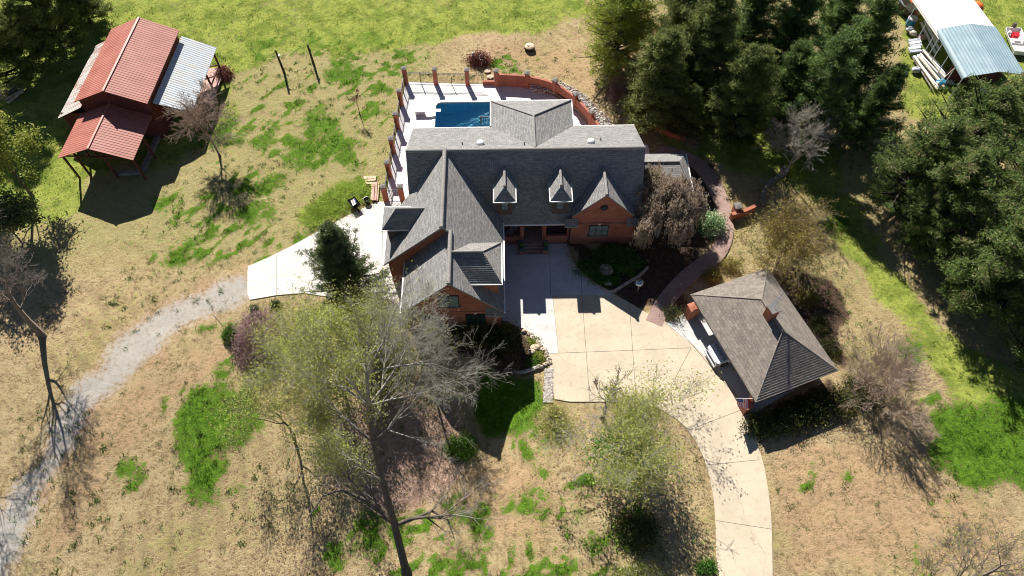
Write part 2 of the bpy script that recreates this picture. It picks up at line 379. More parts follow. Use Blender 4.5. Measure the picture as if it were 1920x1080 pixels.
def ground_material():
    m, t, b = nt_new('lawn_and_soil'); p = geo(t)
    A_n = nd(t, 'ShaderNodeVertexColor', {'layer_name': 'cover_a'}); A = A_n.outputs[0]
    B = nd(t, 'ShaderNodeVertexColor', {'layer_name': 'cover_b'}).outputs[0]
    a = nd(t, 'ShaderNodeSeparateColor', None, Color=A).outputs; bb = nd(t, 'ShaderNodeSeparateColor', None, Color=B).outputs
    mp = nd(t, 'ShaderNodeMapping', None, Vector=p)
    n0 = noise(t, p, .12, 4); n1 = noise(t, p, .55, 6, .62); n2 = noise(t, p, 2.6, 6, .7); n3 = noise(t, p, 10.0, 4, .75)
    nm = mth(t, 'ADD', mth(t, 'MULTIPLY', n2, .55), mth(t, 'MULTIPLY', n3, .45))
    dry = mix(t, rmp(t, n1, .32, .68), (.29, .20, .105), (.41, .30, .165))
    dry = mix(t, rmp(t, nm, .40, .64, 0, .8), dry, (.54, .42, .255))
    dry = mix(t, rmp(t, nm, .50, .36, 0, .85), dry, (.12, .075, .04))
    dry = mix(t, rmp(t, mth(t, 'ADD', mth(t, 'MULTIPLY', n0, .5), mth(t, 'MULTIPLY', n2, .5)), .50, .66, 0, .6), dry, (.23, .235, .055))
    vo = nd(t, 'ShaderNodeVectorMath', {'operation': 'DISTANCE'}); t.links.new(p, vo.inputs[0]); vo.inputs[1].default_value = (-62, 6, 0)
    ring = mth(t, 'SINE', mth(t, 'ADD', mth(t, 'MULTIPLY', vo.outputs['Value'], 3.4), mth(t, 'MULTIPLY', n1, 5.0)))
    dry = mix(t, mth(t, 'MULTIPLY', rmp(t, ring, .2, 1.0), rmp(t, n0, .35, .6, 0, .38)), dry, (.20, .15, .08))
    dry = mix(t, mth(t, 'MULTIPLY', A_n.outputs[1], rmp(t, n2, .3, .6, .35, .95)), dry, mix(t, rmp(t, n3, .35, .65), (.19, .185, .055), (.40, .37, .16)))
    lawn = mix(t, rmp(t, n2, .3, .7), (.14, .19, .025), (.30, .34, .06))
    lawn = mix(t, rmp(t, n3, .4, .7, 0, .7), lawn, (.42, .43, .12))
    lawn = mix(t, rmp(t, n1, .55, .42, 0, .55), lawn, (.08, .14, .015))
    lush = mix(t, rmp(t, nm, .38, .62), (.035, .09, .007), (.125, .225, .02))
    litter = mix(t, rmp(t, nm, .36, .64), (.21, .125, .09), (.50, .35, .27))
    n4 = noise(t, p, 26.0, 3, .8)
    grav = mix(t, rmp(t, mth(t, 'ADD', mth(t, 'MULTIPLY', n4, .7), mth(t, 'MULTIPLY', n2, .3)), .36, .64), (.30, .278, .245), (.43, .40, .36))
    mul = mix(t, rmp(t, nm, .36, .64), (.045, .03, .022), (.12, .08, .055))
    dirt = mix(t, rmp(t, nm, .36, .64), (.30, .17, .085), (.48, .33, .20))
    jit = mth(t, 'ADD', mth(t, 'MULTIPLY', mth(t, 'SUBTRACT', n2, .5), 1.5), mth(t, 'MULTIPLY', mth(t, 'SUBTRACT', n3, .5), 1.2))
    def msk(s, k=1.0, a_=.34, b_=.66): return rmp(t, mth(t, 'ADD', s, mth(t, 'MULTIPLY', jit, k)), a_, b_)
    c = mix(t, msk(bb[2]), dry, dirt)
    c = mix(t, msk(a[0], 1.3), c, lawn); c = mix(t, msk(a[1], 1.5), c, lush); c = mix(t, msk(a[2], 1.2), c, litter)
    c = mix(t, msk(bb[0], 1.0, .2, .8), c, grav); c = mix(t, msk(bb[1]), c, mul)
    t.links.new(c, b.inputs['Base Color']); b.inputs['Roughness'].default_value = 1.0; b.inputs['Specular IOR Level'].default_value = .1
    hb = mth(t, 'ADD', mth(t, 'MULTIPLY', n2, 1.0), mth(t, 'MULTIPLY', n3, .5))
    n_ = nd(t, 'ShaderNodeBump', None, Distance=.16, Height=hb, Strength=mth(t, 'MULTIPLY', mth(t, 'SUBTRACT', 1.0, mth(t, 'MULTIPLY', bb[0], .75)), .85)); t.links.new(n_.outputs[0], b.inputs['Normal'])
    return m

# ------------------------------------------------------------------ ground sheet
rs = np.random.RandomState(7)
def vnoise(X, Y, s, seed):
    r = np.random.RandomState(seed).rand(256, 256)
    x = X/s+100.3; y = Y/s+77.7
    xi = np.floor(x).astype(int); yi = np.floor(y).astype(int); fx = x-xi; fy = y-yi
    fx = fx*fx*(3-2*fx); fy = fy*fy*(3-2*fy)
    g = lambda i, j: r[(xi+i) % 256, (yi+j) % 256]
    return (g(0,0)*(1-fx)+g(1,0)*fx)*(1-fy)+(g(0,1)*(1-fx)+g(1,1)*fx)*fy
def axis(a, b, step, far):
    core = list(np.arange(a, b+1e-6, step)); lo = []; hi = []; d = step; x = a
    while x > -far: d *= 1.5; x -= d; lo.append(x)
    d = step; x = b
    while x < far: d *= 1.5; x += d; hi.append(x)
    return np.array(lo[::-1]+core+hi)
xs = axis(-66, 66, .3, 700); ys = axis(2, 92, .3, 700)
GX, GY = np.meshgrid(xs, ys)
GZ = terr(GX, GY)
def inpoly(X, Y, poly):
    r = np.zeros(X.shape, bool); n = len(poly); j = n-1
    for i in range(n):
        xi, yi = poly[i][0], poly[i][1]; xj, yj = poly[j][0], poly[j][1]
        c = ((yi > Y) != (yj > Y)) & (X < (xj-xi)*(Y-yi)/((yj-yi) or 1e-9)+xi)
        r ^= c; j = i
    return r
def blur(A, k):
    for _ in range(k):
        A = (np.roll(A, 1, 0)+np.roll(A, -1, 0)+A*2)/4; A = (np.roll(A, 1, 1)+np.roll(A, -1, 1)+A*2)/4
    return A
WX = GX+(vnoise(GX, GY, 1.6, 3)-.5)*2.2+(vnoise(GX, GY, .6, 4)-.5)*.8
WY = GY+(vnoise(GX, GY, 1.6, 5)-.5)*2.2+(vnoise(GX, GY, .6, 6)-.5)*.8
def area(polys, soft=2, warp=True):
    A = np.zeros(GX.shape)
    for p in polys:
        w = [G(*q) for q in p]
        A = np.maximum(A, inpoly(WX if warp else GX, WY if warp else GY, w).astype(float))
    return blur(A, soft)
def spots(lst, amp=1.0):
    A = np.zeros(GX.shape)
    for cx, cy, rx, ry in lst:
        c = G(cx, cy); e = G(cx+rx, cy); n = G(cx, cy-ry)
        ax = max(.25, abs(e.x-c.x)); ay = max(.25, abs(n.y-c.y))
        d = np.sqrt(((WX-c.x)/ax)**2+((WY-c.y)/ay)**2)
        A = np.maximum(A, np.clip(1.35-d*.85, 0, 1))
    return A*amp
lawn_p = [[(555,400),(600,368),(640,340),(695,340),(705,372),(620,405),(580,435)],
          [(-300,-120),(1105,-120),(1110,30),(1040,62),(900,62),(760,88),(640,102),(560,92),(470,128),(430,150),(440,240),(330,300),(150,330),(150,400),(60,420),(-300,480)],
          [(1560,330),(1620,400),(1700,520),(1800,630),(1920,700),(2200,800),(2200,1000),(1900,880),(1790,760),(1730,680),(1640,540),(1560,440)],
          [(1690,-100),(2300,-100),(2300,300),(1900,240),(1740,230),(1690,230)],
          [(1180,190),(1300,160),(1480,200),(1600,300),(1560,400),(1440,330),(1330,310),(1250,270)]]
lush_p = [[(335,815),(365,735),(430,715),(475,722),(500,790),(440,825),(405,850),(440,905),(425,955),(400,968),(362,935),(372,885),(325,860)],
          [(1745,770),(1800,750),(1920,720),(2200,740),(2200,930),(1900,905),(1800,895),(1745,860)],
          [(890,700),(1000,690),(1015,760),(985,830),(900,800),(880,740)]]
lush_s = [(235,890,14,26),(318,760,12,14),(640,135,34,20),(500,255,22,26),(600,235,26,32),(570,275,24,26),(620,270,18,22),(655,295,20,24),(540,295,18,16),
          (335,475,26,34),(385,440,22,14),(300,375,30,16),(500,350,34,14),(520,345,24,16),(480,395,26,24),(450,400,18,14),(555,315,24,14),(285,475,10,14),
          (940,940,22,22),(992,950,26,34),(880,990,28,34),(910,1010,22,26),(720,960,24,28),(700,1010,22,34),(640,1045,26,20),(840,1060,36,30),(1060,1030,18,14),(660,1000,20,20),
          (1045,950,12,14),(1015,1060,12,10),(1075,985,12,12),(1170,1000,40,40),(1095,905,40,14),(760,990,24,20),(790,1010,20,20),
          (1700,650,24,22),(1735,745,14,12),(1710,675,20,14),(1592,898,12,14),(1520,908,12,12),(1760,938,9,9),(1720,1060,24,16),(1728,1030,8,6),(1575,412,18,12),(1560,415,14,14),
          (1515,900,8,14),(995,860,22,22),(1000,835,16,16),(960,830,14,16),(1000,800,24,14),(440,640,16,34),(435,690,14,22),(400,615,24,10),(580,985,8,10),(410,250,22,28),(395,365,18,16),(640,110,18,12),(740,120,20,6),(450,250,14,10),
          (1150,650,1,1),(960,115,9,6),(938,122,14,6),(965,130,16,7),(1000,112,9,5)]
litter_p = [[(620,900),(600,820),(640,770),(740,745),(830,760),(870,800),(880,860),(840,940),(760,970),(690,960)],
            [(1120,120),(1160,160),(1200,230),(1290,280),(1330,290),(1300,240),(1230,190),(1170,110),(1140,60)]]
gravel_p = [[(468,497),(400,518),(340,547),(268,600),(198,662),(141,723),(102,796),(52,877),(-12,957),(-300,1200),(-300,1300),(0,1300),(18,1085),(52,1002),(97,911),(145,838),(188,771),(243,712),(300,657),(358,609),(422,584),(468,564)]]
shoulder_p = [[(468,488),(400,505),(335,530),(262,580),(190,645),(130,710),(90,790),(40,870),(-30,950),(-300,1200),(-300,1300),(0,1300),(40,1085),(75,1002),(118,911),(165,842),(208,778),(262,722),(318,667),(370,620),(425,594),(468,572)]]
mulch_p = [[(1060,455),(1175,452),(1190,440),(1200,300),(1290,290),(1340,330),(1360,420),(1345,470),(1290,510),(1260,540),(1240,590),(1200,580),(1110,530),(1075,495)],
           [(800,600),(945,600),(985,620),(1020,660),(1020,690),(960,690),(880,680),(820,640)],
           [(1265,560),(1300,545),(1310,590),(1230,610)], [(1410,770),(1570,705),(1560,760),(1440,800)],
           [(1390,500),(1560,520),(1600,640),(1580,700),(1420,510)]]
dirt_p = [[(150,820),(260,700),(400,640),(440,600),(460,700),(300,780),(180,960),(100,1080),(60,1080)], [(860,95),(960,70),(1100,90),(1130,150),(1170,210),(1120,200),(1060,150),(900,120)],
          [(1440,780),(1640,820),(1920,960),(1920,1080),(1450,1080)], [(860,880),(960,850),(1060,870),(1050,1060),(900,1060)]]
cov = {'lawn': area(lawn_p, 5)*.85, 'lush': np.maximum(area(lush_p, 3)*.95, spots(lush_s, .85)), 'litter': area(litter_p, 6)*.72,
       'gravel': area(gravel_p, 9)*.82, 'mulch': area(mulch_p, 2)*.9, 'dirt': area(dirt_p, 8)*.5}
cov['lush'] *= .78+.42*vnoise(GX, GY, 1.4, 62)
shd_ = area(shoulder_p, 8)
cov['dirt'] = np.maximum(cov['dirt'], shd_*.6); cov['lush'] *= 1-.8*shd_; cov['lawn'] *= 1-.8*shd_
cov['lawn'] *= .72+.5*vnoise(GX, GY, 3.5, 61)
cov['olive'] = np.clip(sm((-6-GX)/5)*sm((GY-33)/8)*.75+.25*vnoise(GX, GY, 7, 66)+.35*sm((GX-14)/10)*sm((GY-28)/10), 0, .85)
reg_ = np.clip((vnoise(GX, GY, 6, 51)-.36)*3, 0, 1)
UU, VV = GX*.55+GY*.83, -GX*.83+GY*.55
spt2 = np.clip((vnoise(UU/2.2, VV, .45, 71)*.58+vnoise(UU/2.2, VV, 1.4, 72)*.42-.555)*8, 0, 1)
lf_ = sm((-8-GX)/3)*sm((GX+36)/6)*sm((GY-34)/4)*sm((72-GY)/6)
spt_ = np.clip((vnoise(GX, GY, .65, 52)*.6+vnoise(GX, GY, 1.9, 53)*.4-.50)*7, 0, 1)
wt_ = .25+.75*np.maximum(sm((-8-GX)/3)*sm((GX+34)/6)*sm((GY-34)/4)*sm((70-GY)/6), sm((GX+14)/4)*sm((9-GX)/3)*sm((25-GY)/4))
cov['lush'] = np.maximum(cov['lush'], reg_*spt_*wt_*.85); cov['lush'] = np.maximum(cov['lush'], np.clip((vnoise(GX, GY, 5, 73)-.25)*3, 0, 1)*spt2*lf_*.85)
cov['lawn'] = np.maximum(cov['lawn'], blur(reg_*wt_, 6)*.16*(GX < 9))
cov['lawn'] = np.maximum(cov['lawn'], np.clip((vnoise(GX, GY, 5, 11)-.52)*1.2, 0, .22)*(GY > 30)*(GX < 8))
lump = (vnoise(GX, GY, .8, 21)-.5)*.07+(vnoise(GX, GY, 2.5, 22)-.5)*.10-.07
lump += cov['lush']*.06
far_fade = sm((90-np.abs(GX))/24)*sm((110-GY)/20)
hidden = inpoly(GX, GY, [G(*q) for q in [(757,150),(935,150),(1060,165),(1130,230),(1240,290),(1290,300),(1290,540),(1600,500),(1600,700),(1450,800),(1470,1300),(1330,1300),(1330,900),(1250,775),(1030,755),(1010,660),(940,610),(740,600),(465,570),(465,495),(705,375),(725,370)]])
GZ = GZ+np.where(hidden, -.03, lump*far_fade)
nx, ny = len(xs), len(ys)
V = np.stack([GX.ravel(), GY.ravel(), GZ.ravel()], 1)
I = np.arange(nx*ny).reshape(ny, nx)
Fq = np.stack([I[:-1,:-1].ravel(), I[:-1,1:].ravel(), I[1:,1:].ravel(), I[1:,:-1].ravel()], 1)
# hole under the pool
PX0, PX1, PY0, PY1 = -8.05, 2.6, 12.9, 17.55
HA = math.radians(.6)
HM = Matrix.Translation((0, 40, 0)) @ Matrix.Rotation(HA, 4, 'Z')       # house frame
pc = [HM @ Vector(p) for p in ((PX0-.2,PY0-.2,0),(PX1+.2,PY0-.2,0),(PX1+.2,PY1+.2,0),(PX0-.2,PY1+.2,0))]
fc = V[Fq].mean(1); keep = ~inpoly(fc[:,0], fc[:,1], pc); Fq = Fq[keep]
ground = mesh_np('ground', V, Fq, ground_material()); tag(ground, kind='structure')
for nm, ch in (('cover_a', ('lawn', 'lush', 'litter')), ('cover_b', ('gravel', 'mulch', 'dirt'))):
    ca = ground.data.color_attributes.new(nm, 'FLOAT_COLOR', 'POINT')
    arr = np.ones((nx*ny, 4), np.float32)
    for i, c in enumerate(ch): arr[:, i] = cov[c].ravel()
    if nm == 'cover_a': arr[:, 3] = cov['olive'].ravel()
    ca.data.foreach_set('color', arr.ravel())
ground.data.polygons.foreach_set('use_smooth', np.ones(len(ground.data.polygons), bool))

def cover_at(name, X, Y):
    i = np.clip(np.searchsorted(xs, X), 0, nx-1); j = np.clip(np.searchsorted(ys, Y), 0, ny-1)
    return cov[name][j, i], GZ[j, i]

# ------------------------------------------------------------------ pavements
def paving(name, px, mat, z0=-.25, z1=.05, joints=(), jw=.035):
    b = MB(); b.prism([tuple(P(x, y, z1))[:2] for x, y in px], z0, z1)
    b.cm = 1
    for (x0, y0), (x1, y1) in joints:
        a, c = P(x0, y0, z1), P(x1, y1, z1); d = (c-a).normalized(); n = Vector((-d.y, d.x, 0))*jw/2
        up = Vector((0, 0, .004))
        b.add([a-n+up, c-n+up, c+n+up, a+n+up], [(0, 1, 2, 3)])
    return tag(b.build(name, [mat, M['joint']]), kind='structure')
court = [(940,457),(1062,457),(1068,475),(1076,495),(1090,512),(1110,530),(1130,543),(1152,553),(1036,554),(1047,662),(1022,663),(1020,652),(1006,635),(985,617),(940,600)]
paving('parking_court', court, M['concrete'], z1=.058, joints=[((943,497),(1078,497)),((1031,458),(1032,553)),((985,583),(1037,583)),((1090,513),(1091,553)),((945,620),(1042,622))][:4])
dw = [(1030,552),(1152,552),(1180,567),(1206,583),(1228,594),(1250,604),(1270,619),(1300,638),(1326,657),(1345,680),(1361,702),(1380,730),(1399,760),(1411,790),(1422,835),(1433,875),(1441,920),(1446,965),(1448,1010),(1449,1100),(1450,1300),
      (1345,1300),(1345,1085),(1343,1030),(1342,985),(1339,940),(1331,895),(1320,860),(1305,828),(1287,802),(1266,783),(1240,768),(1205,757),(1160,753),(1068,753),(1040,748),(1034,715),(1030,680),(1024,663),(1020,655)]
paving('driveway', dw, M['conc_tan'], z1=.05, joints=[((1091,552),(1106,753)),((1180,567),(1193,754)),((1023,663),(1180,657)),((1180,657),(1296,652)),((1296,652),(1256,728)),((1391,768),(1292,806)),((1424,862),(1322,872)),((1446,992),(1343,976)),((1036,554),(1047,662))])
apron = [(1250,606),(1262,598),(1290,585),(1300,560),(1440,520),(1560,690),(1412,775),(1400,768),(1378,733),(1345,690),(1300,648),(1266,620)]
paving('carport_apron', apron, M['concrete'], z1=.07, joints=[((1262,604),(1400,766))])
pad = [(465,499),(500,484),(545,462),(585,440),(620,420),(660,400),(690,386),(708,378),(775,378),(775,600),(735,600),(700,575),(640,560),(570,549),(520,553),(480,560),(468,562),(464,550),(464,510)]
paving('side_pad', pad, M['conc_pad'], z1=.05, joints=[((518,477),(518,553)),((700,435),(765,436)),((718,378),(715,590)),((600,484),(722,484))])
deck_b = MB()
def hl(px, py, z=0.0): return HM.inverted() @ P(px, py, z)
dk = [(762,154),(819,156),(878,157.5),(933,158),(960,159),(988,163),(1015,169),(1039,177),(1060,189),(1077,202),(1094,218),(1107,234),(1120,252),(1215,272),(1222,310),(1180,330),(780,330),(766,383),(722,380),(738,285),(752,197)]
dkl = [P(x, y, .06) for x, y in dk]
pool = [HM @ Vector(p) for p in ((PX0,PY0,0),(PX1,PY0,0),(PX1,PY1,0),(PX0,PY1,0))]
# deck as four pieces round the pool: cut the outline with house-frame half planes
def clip(poly, n, d):                                      # keep n.p <= d   (2-D)
    out = []
    for i in range(len(poly)):
        a, c = poly[i], poly[(i+1) % len(poly)]; fa = n[0]*a[0]+n[1]*a[1]-d; fc_ = n[0]*c[0]+n[1]*c[1]-d
        if fa <= 0: out.append(a)
        if fa*fc_ < 0: t = fa/(fa-fc_); out.append((a[0]+(c[0]-a[0])*t, a[1]+(c[1]-a[1])*t))
    return out
dloc = [tuple((HM.inverted() @ p))[:2] for p in dkl]
west = clip(dloc, (1, 0), PX0); east = clip(dloc, (-1, 0), -PX1)
mid = clip(clip(dloc, (-1, 0), -PX0), (1, 0), PX1); north = clip(mid, (0, -1), -PY1); south = clip(mid, (0, 1), PY0)
db = MB(HM)
for q in (west, east, north, south): db.prism(q, -.3, .06)
db.cm = 1
for x0, y0, x1, y1 in ((-10.8,18.6,-1,18.8),(-11,10.2,-8.9,10.5),(-10.9,5.2,-9.2,5.4),(-12.0,2.6,-9.2,4.6)):
    d = Vector((x1-x0, y1-y0, 0)).normalized(); n = Vector((-d.y, d.x, 0))*.015; a = Vector((x0, y0, .064)); c = Vector((x1, y1, .064))
    db.add([a-n, c-n, c+n, a+n], [(0, 1, 2, 3)])
tag(db.build('pool_deck', [M['conc_deck'], M['joint']]), kind='structure')
# brick walkway and beds
def ribbon(px, w, z, th, mat, name, kind='structure'):
    c = [P(x, y, z) for x, y in px]; L = []; R = []
    for i, p in enumerate(c):
        d = (c[min(i+1, len(c)-1)]-c[max(i-1, 0)]).normalized(); n = Vector((-d.y, d.x, 0))*w/2
        L.append(p+n); R.append(p-n)
    b = MB(); n = len(c)
    pts = L+R+[q-Vector((0,0,th)) for q in L]+[q-Vector((0,0,th)) for q in R]
    f = []
    for i in range(n-1): f += [(i, n+i, n+i+1, i+1), (n+i, 3*n+i, 3*n+i+1, n+i+1), (2*n+i, i, i+1, 2*n+i+1)]
    f += [(0, 2*n, 3*n, n), (n-1, 2*n-1, 4*n-1, 3*n-1)]
    b.add(pts, f); o = b.build(name, mat)
    if kind: tag(o, kind=kind)
    return o
def smooth_px(px, k=3):
    out = []
    for i in range(len(px)-1):
        p0 = px[max(i-1, 0)]; p1 = px[i]; p2 = px[i+1]; p3 = px[min(i+2, len(px)-1)]
        for j in range(k):
            t = j/k; q = []
            for a, b, c, d in zip(p0, p1, p2, p3):
                q.append(.5*((2*b)+(-a+c)*t+(2*a-5*b+4*c-d)*t*t+(-a+3*b-3*c+d)*t*t*t))
            out.append(tuple(q))
    return out+[px[-1]]
walk = smooth_px([(1226,606),(1243,572),(1272,535),(1305,505),(1340,480),(1357,450),(1361,415),(1355,385),(1342,352),(1325,325),(1303,303),(1272,290),(1232,283)], 4)
ribbon(walk, 1.5, .066, .2, M['paver'], 'brick_walkway')
tag(ribbon(smooth_px([(1058,462),(1068,482),(1080,500),(1098,517),(1120,534),(1146,546),(1172,532),(1200,515),(1215,500)], 4), .22, .2, .3, M['stone'], 'stone_edging', None),
    'low stone edging curving round the dark flower bed by the porch', 'edging')

# ------------------------------------------------------------------ the house
R_ = random.Random(5)
house = thing('brick_house', 'large red brick house with steep grey shingle roofs, dormers and a gabled front wing', 'house', HM @ Vector((-1, 0, 0)))
def hb(): return MB(HM)
# --- main block
ZR, ZS, ZN = 8.7, 3.2, 6.0
YR, YS, YN = 2.3, -1.5, 7.65
X0, X1 = -9.0, 11.55
b = hb()
b.slab([(X0,YR,ZR),(X0,YS,ZS),(X1,YS,ZS),(X1,YR,ZR)], .2)
b.slab([(X0,YR,ZR),(X1,YR,ZR),(X1,YN,ZN),(X0,YN,ZN)], .2)
main_roof = b.build('main_roof', M['shingle'], house)
b = hb(); b.tube((X0,YR,ZR+.0),(X1,YR,ZR+.0), .15, n=8)
b.build('ridge_cap', M['ridge'], main_roof)
b = hb()
def gable_x(b, x, y0, y1, ys, yn, t):                      # end wall facing +-x
    k1 = (ZR-ZS)/(YR-YS); k2 = (ZR-ZN)/(YN-YR)
    zf = lambda y: (ZS+(y-YS)*k1 if y < YR else ZR-(y-YR)*k2)-.22
    b.wall([(x,y0,-.1),(x,y1,-.1),(x,y1,zf(y1)),(x,YR,zf(YR)),(x,y0,zf(y0))], (t,0,0))
gable_x(b, X0+.3, .2, 7.35, 0, 0, .25); gable_x(b, X1-.55, -1.2, 7.35, 0, 0, .25)
b.box(X0+.55, X1-.55, 7.1, 7.35, -.1, 5.75)
b.box(5.05, X1-.55, -1.35, -1.1, -.1, 3.2)
b.build('main_wall', M['brick'], house)
# --- porch
b = hb(); b.box(-.78, 5.1, -1.4, .75, -.1, .55)
porch = b.build('porch_floor', M['paver'], house)
b = hb(); b.box(-.78, 5.1, .75, .95, .55, 3.4)
b.build('porch_back_wall', M['brick'], house)
for xa, xb in ((-.75, .95), (3.0, 5.08)):
    b = hb(); b.box(xa, xb, -1.46, -1.26, 0, 1.15); b.box(xa, xb, -1.50, -1.22, 1.15, 1.22)
    b.build('porch_parapet', M['brick'], house)
for xc in (.95, 2.95):
    b = hb(); b.box(xc-.18, xc+.18, -1.44, -1.08, .55, 2.75); b.box(xc-.23, xc+.23, -1.49, -1.03, 2.62, 2.75)
    b.build('porch_column', M['brick'], house)
b = hb(); b.box(-.75, 5.1, -1.42, -1.12, 2.75, 3.02); b.build('porch_beam', M['brick'], house)
b = hb(); b.box(1.55, 2.45, .66, .75, .57, 2.7); dr = b.build('front_door', M['brown_wall'], house)
b = hb(); b.box(1.7, 2.3, .63, .66, 1.4, 2.5); b.build('door_pane', M['pane_dark'], dr)
b = hb(); b.tube((1.62,.62,1.55),(1.62,.62,1.68), .03); b.build('door_handle', M['chrome'], dr)
for x0, x1 in ((-.4, .9), (3.2, 4.6)):
    b = hb(); b.box(x0, x1, .68, .75, 1.3, 2.6); w = b.build('window', M['dark'], house)
    b = hb(); b.box(x0+.08, x1-.08, .66, .68, 1.38, 2.52); b.build('pane', M['pane_dark'], w)
for i in range(4):
    b = hb(); b.box(1.0, 2.9, -1.5-.3*(i+1), -1.5-.3*i+.04, 0, .5-.125*i); b.build('porch_step', M['paver'], house)
for xc in (.83, 3.07):
    b = hb(); b.box(xc-.2, xc+.2, -2.72, -1.5, 0, .62); pb = b.build('step_pier', M['brick'], house)
    b = hb(); b.box(xc-.24, xc+.24, -2.76, -1.52, .62, .70); b.build('cap_stone', M['cap'], pb)
# --- helper: gable-roofed projection towards the front
def window(parent, x0, x1, z0, z1, y, n, mat, keystone=True, rows=2):
    b = hb(); f = .06
    b.box(x0, x1, y-.06, y+.02, z0, z1)
    w = b.build('window', M['dark'], parent)
    b = hb(); wd = (x1-x0-f*(n+1))/n
    for i in range(n):
        a = x0+f+i*(wd+f); h = (z1-z0-f*(rows+1)*.9)/rows
        for k in range(rows): b.box(a, a+wd, y-.085, y-.06, z0+f+k*(h+f*.6), z0+f+k*(h+f*.6)+h)
    b.build('pane', mat, w)
    b = hb(); b.box(x0-.08, x1+.08, y-.13, y, z0-.1, z0); b.build('sill', M['cap'], w)
    if keystone:
        b = hb(); xm = (x0+x1)/2; b.add([(xm-.08,y-.05,z1),(xm+.08,y-.05,z1),(xm+.13,y-.05,z1+.22),(xm-.13,y-.05,z1+.22),(xm-.08,y,z1),(xm+.08,y,z1),(xm+.13,y,z1+.22),(xm-.13,y,z1+.22)],
              [(0,1,2,3),(7,6,5,4),(0,4,5,1),(1,5,6,2),(2,6,7,3),(3,7,4,0)]); b.build('keystone', M['cream'], w)
    return w
# --- right front gable
gx, gz, hw, kz = 8.05, 7.35, 2.75, 1.05
b = hb()
b.slab([(gx,-1.75,gz),(gx,1.3,gz),(gx-hw,1.3,gz-hw*kz),(gx-hw,-1.75,gz-hw*kz)], .16)
b.slab([(gx,1.3,gz),(gx,-1.75,gz),(gx+hw,-1.75,gz-hw*kz),(gx+hw,1.3,gz-hw*kz)], .16)
rg = b.build('front_gable_roof', M['shingle'], house)
b = hb(); b.tube((gx,-1.75,gz),(gx,1.3,gz), .14); b.build('ridge_cap', M['ridge'], rg)
b = hb(); b.wall([(5.35,-1.5,-.1),(10.75,-1.5,-.1),(10.75,-1.5,gz-.2-(10.75-gx)*kz),(gx,-1.5,gz-.2),(5.35,-1.5,gz-.2-(gx-5.35)*kz)], (0,.3,0))
b.box(5.2, 5.35, -1.47, -1.3, 0, 3.0)
rw = b.build('front_gable_wall', M['brick'], house)
window(house, 7.0, 8.75, 1.3, 2.85, -1.5, 3, M['pane'])
b = hb(); b.box(6.6, 9.1, -1.54, -1.5, 3.15, 3.22); b.build('brick_band', M['brick'], rw)
rv = MB(HM); rv.lathe((0, 0, 0), [(.34, 0), (.34, .08), (.25, .08), (.25, .02), (0, .02)], 20)
for i, p in enumerate(rv.v):
    q = HM.inverted() @ p; rv.v[i] = HM @ Vector((gx+q.x, -1.5-q.z, 5.35+q.y))
rvo = rv.build('round_vent', M['dark'], house)
for s in (-1, 1):                                          # little eave returns
    xa = gx+s*2.75; xb = gx+s*2.15; xo = gx+s*3.35
    b = hb(); b.slab([(xb,-1.52,3.85),(xo,-1.52,3.85),(xo,-2.05,3.35),(xb,-2.05,3.35)] if s > 0 else [(xo,-1.52,3.85),(xb,-1.52,3.85),(xb,-2.05,3.35),(xo,-2.05,3.35)], .15)
    b.build('eave_return', M['shingle'], house)
b = hb(); b.tube((5.28,-1.55,0),(5.28,-1.55,3.1), .05, n=6); b.build('downspout', M['dark'], house)
# --- small dormers
for xc in (-.58, 4.24):
    zr, ze, yf = 7.5, 6.6, -1.0
    b = hb(); b.box(xc-.66, xc+.66, yf, .6, 3.6, ze-.05)
    d = b.build('dormer', M['brown_wall'], house)
    b = hb(); e = .93
    b.slab([(xc,yf+.22,zr),(xc,1.35,zr),(xc-e,1.35,ze),(xc-e,yf-.68,ze)], .1)
    b.slab([(xc,1.35,zr),(xc,yf+.22,zr),(xc+e,yf-.68,ze),(xc+e,1.35,ze)], .1)
    b.slab([(xc,yf+.22,zr),(xc-e,yf-.68,ze),(xc+e,yf-.68,ze)], .1)
    b.build('dormer_roof', M['shingle'], d)
    b = hb(); b.tube((xc,yf+.22,zr+.02),(xc,1.3,zr+.02), .13); b.build('ridge_cap', M['ridge'], d)
    b = hb(); zg = ze-.06
    b.bar((xc-e-.03,.3,zg),(xc-e-.03,yf-.73,zg), .09, .1); b.bar((xc+e+.03,.3,zg),(xc+e+.03,yf-.73,zg), .09, .1); b.bar((xc-e-.07,yf-.73,zg-.003),(xc+e+.07,yf-.73,zg-.003), .09, .09)
    b.build('gutter', M['white'], d)
    b = hb(); b.box(xc-.36, xc+.36, yf-.06, yf, 4.65, 5.75); b.build('window_frame', M['dark'], d)
    b = hb(); b.box(xc-.28, xc+.28, yf-.08, yf-.06, 4.75, 5.17); b.box(xc-.28, xc+.28, yf-.08, yf-.06, 5.23, 5.65); b.build('pane', M['pane'], d)
    b = hb(); b.box(xc-.12, xc+.12, yf-.10, yf, 5.8, 5.98); b.build('light_fitting', M['cream'], d)
# --- upper front wing
ux, uz, ue, uw = -5.65, 8.75, 3.6, 46
b = hb()
b.slab([(ux,-5.95,uz),(ux,2.45,uz),(-9.0,.12,5.523),(-11.0,-1.24,3.6),(-11.0,-5.95,3.6)], .2)
b.slab([(ux,2.45,uz),(ux,-5.95,uz),(-.78,-5.95,3.6),(-.78,2.45,3.6)], .2)
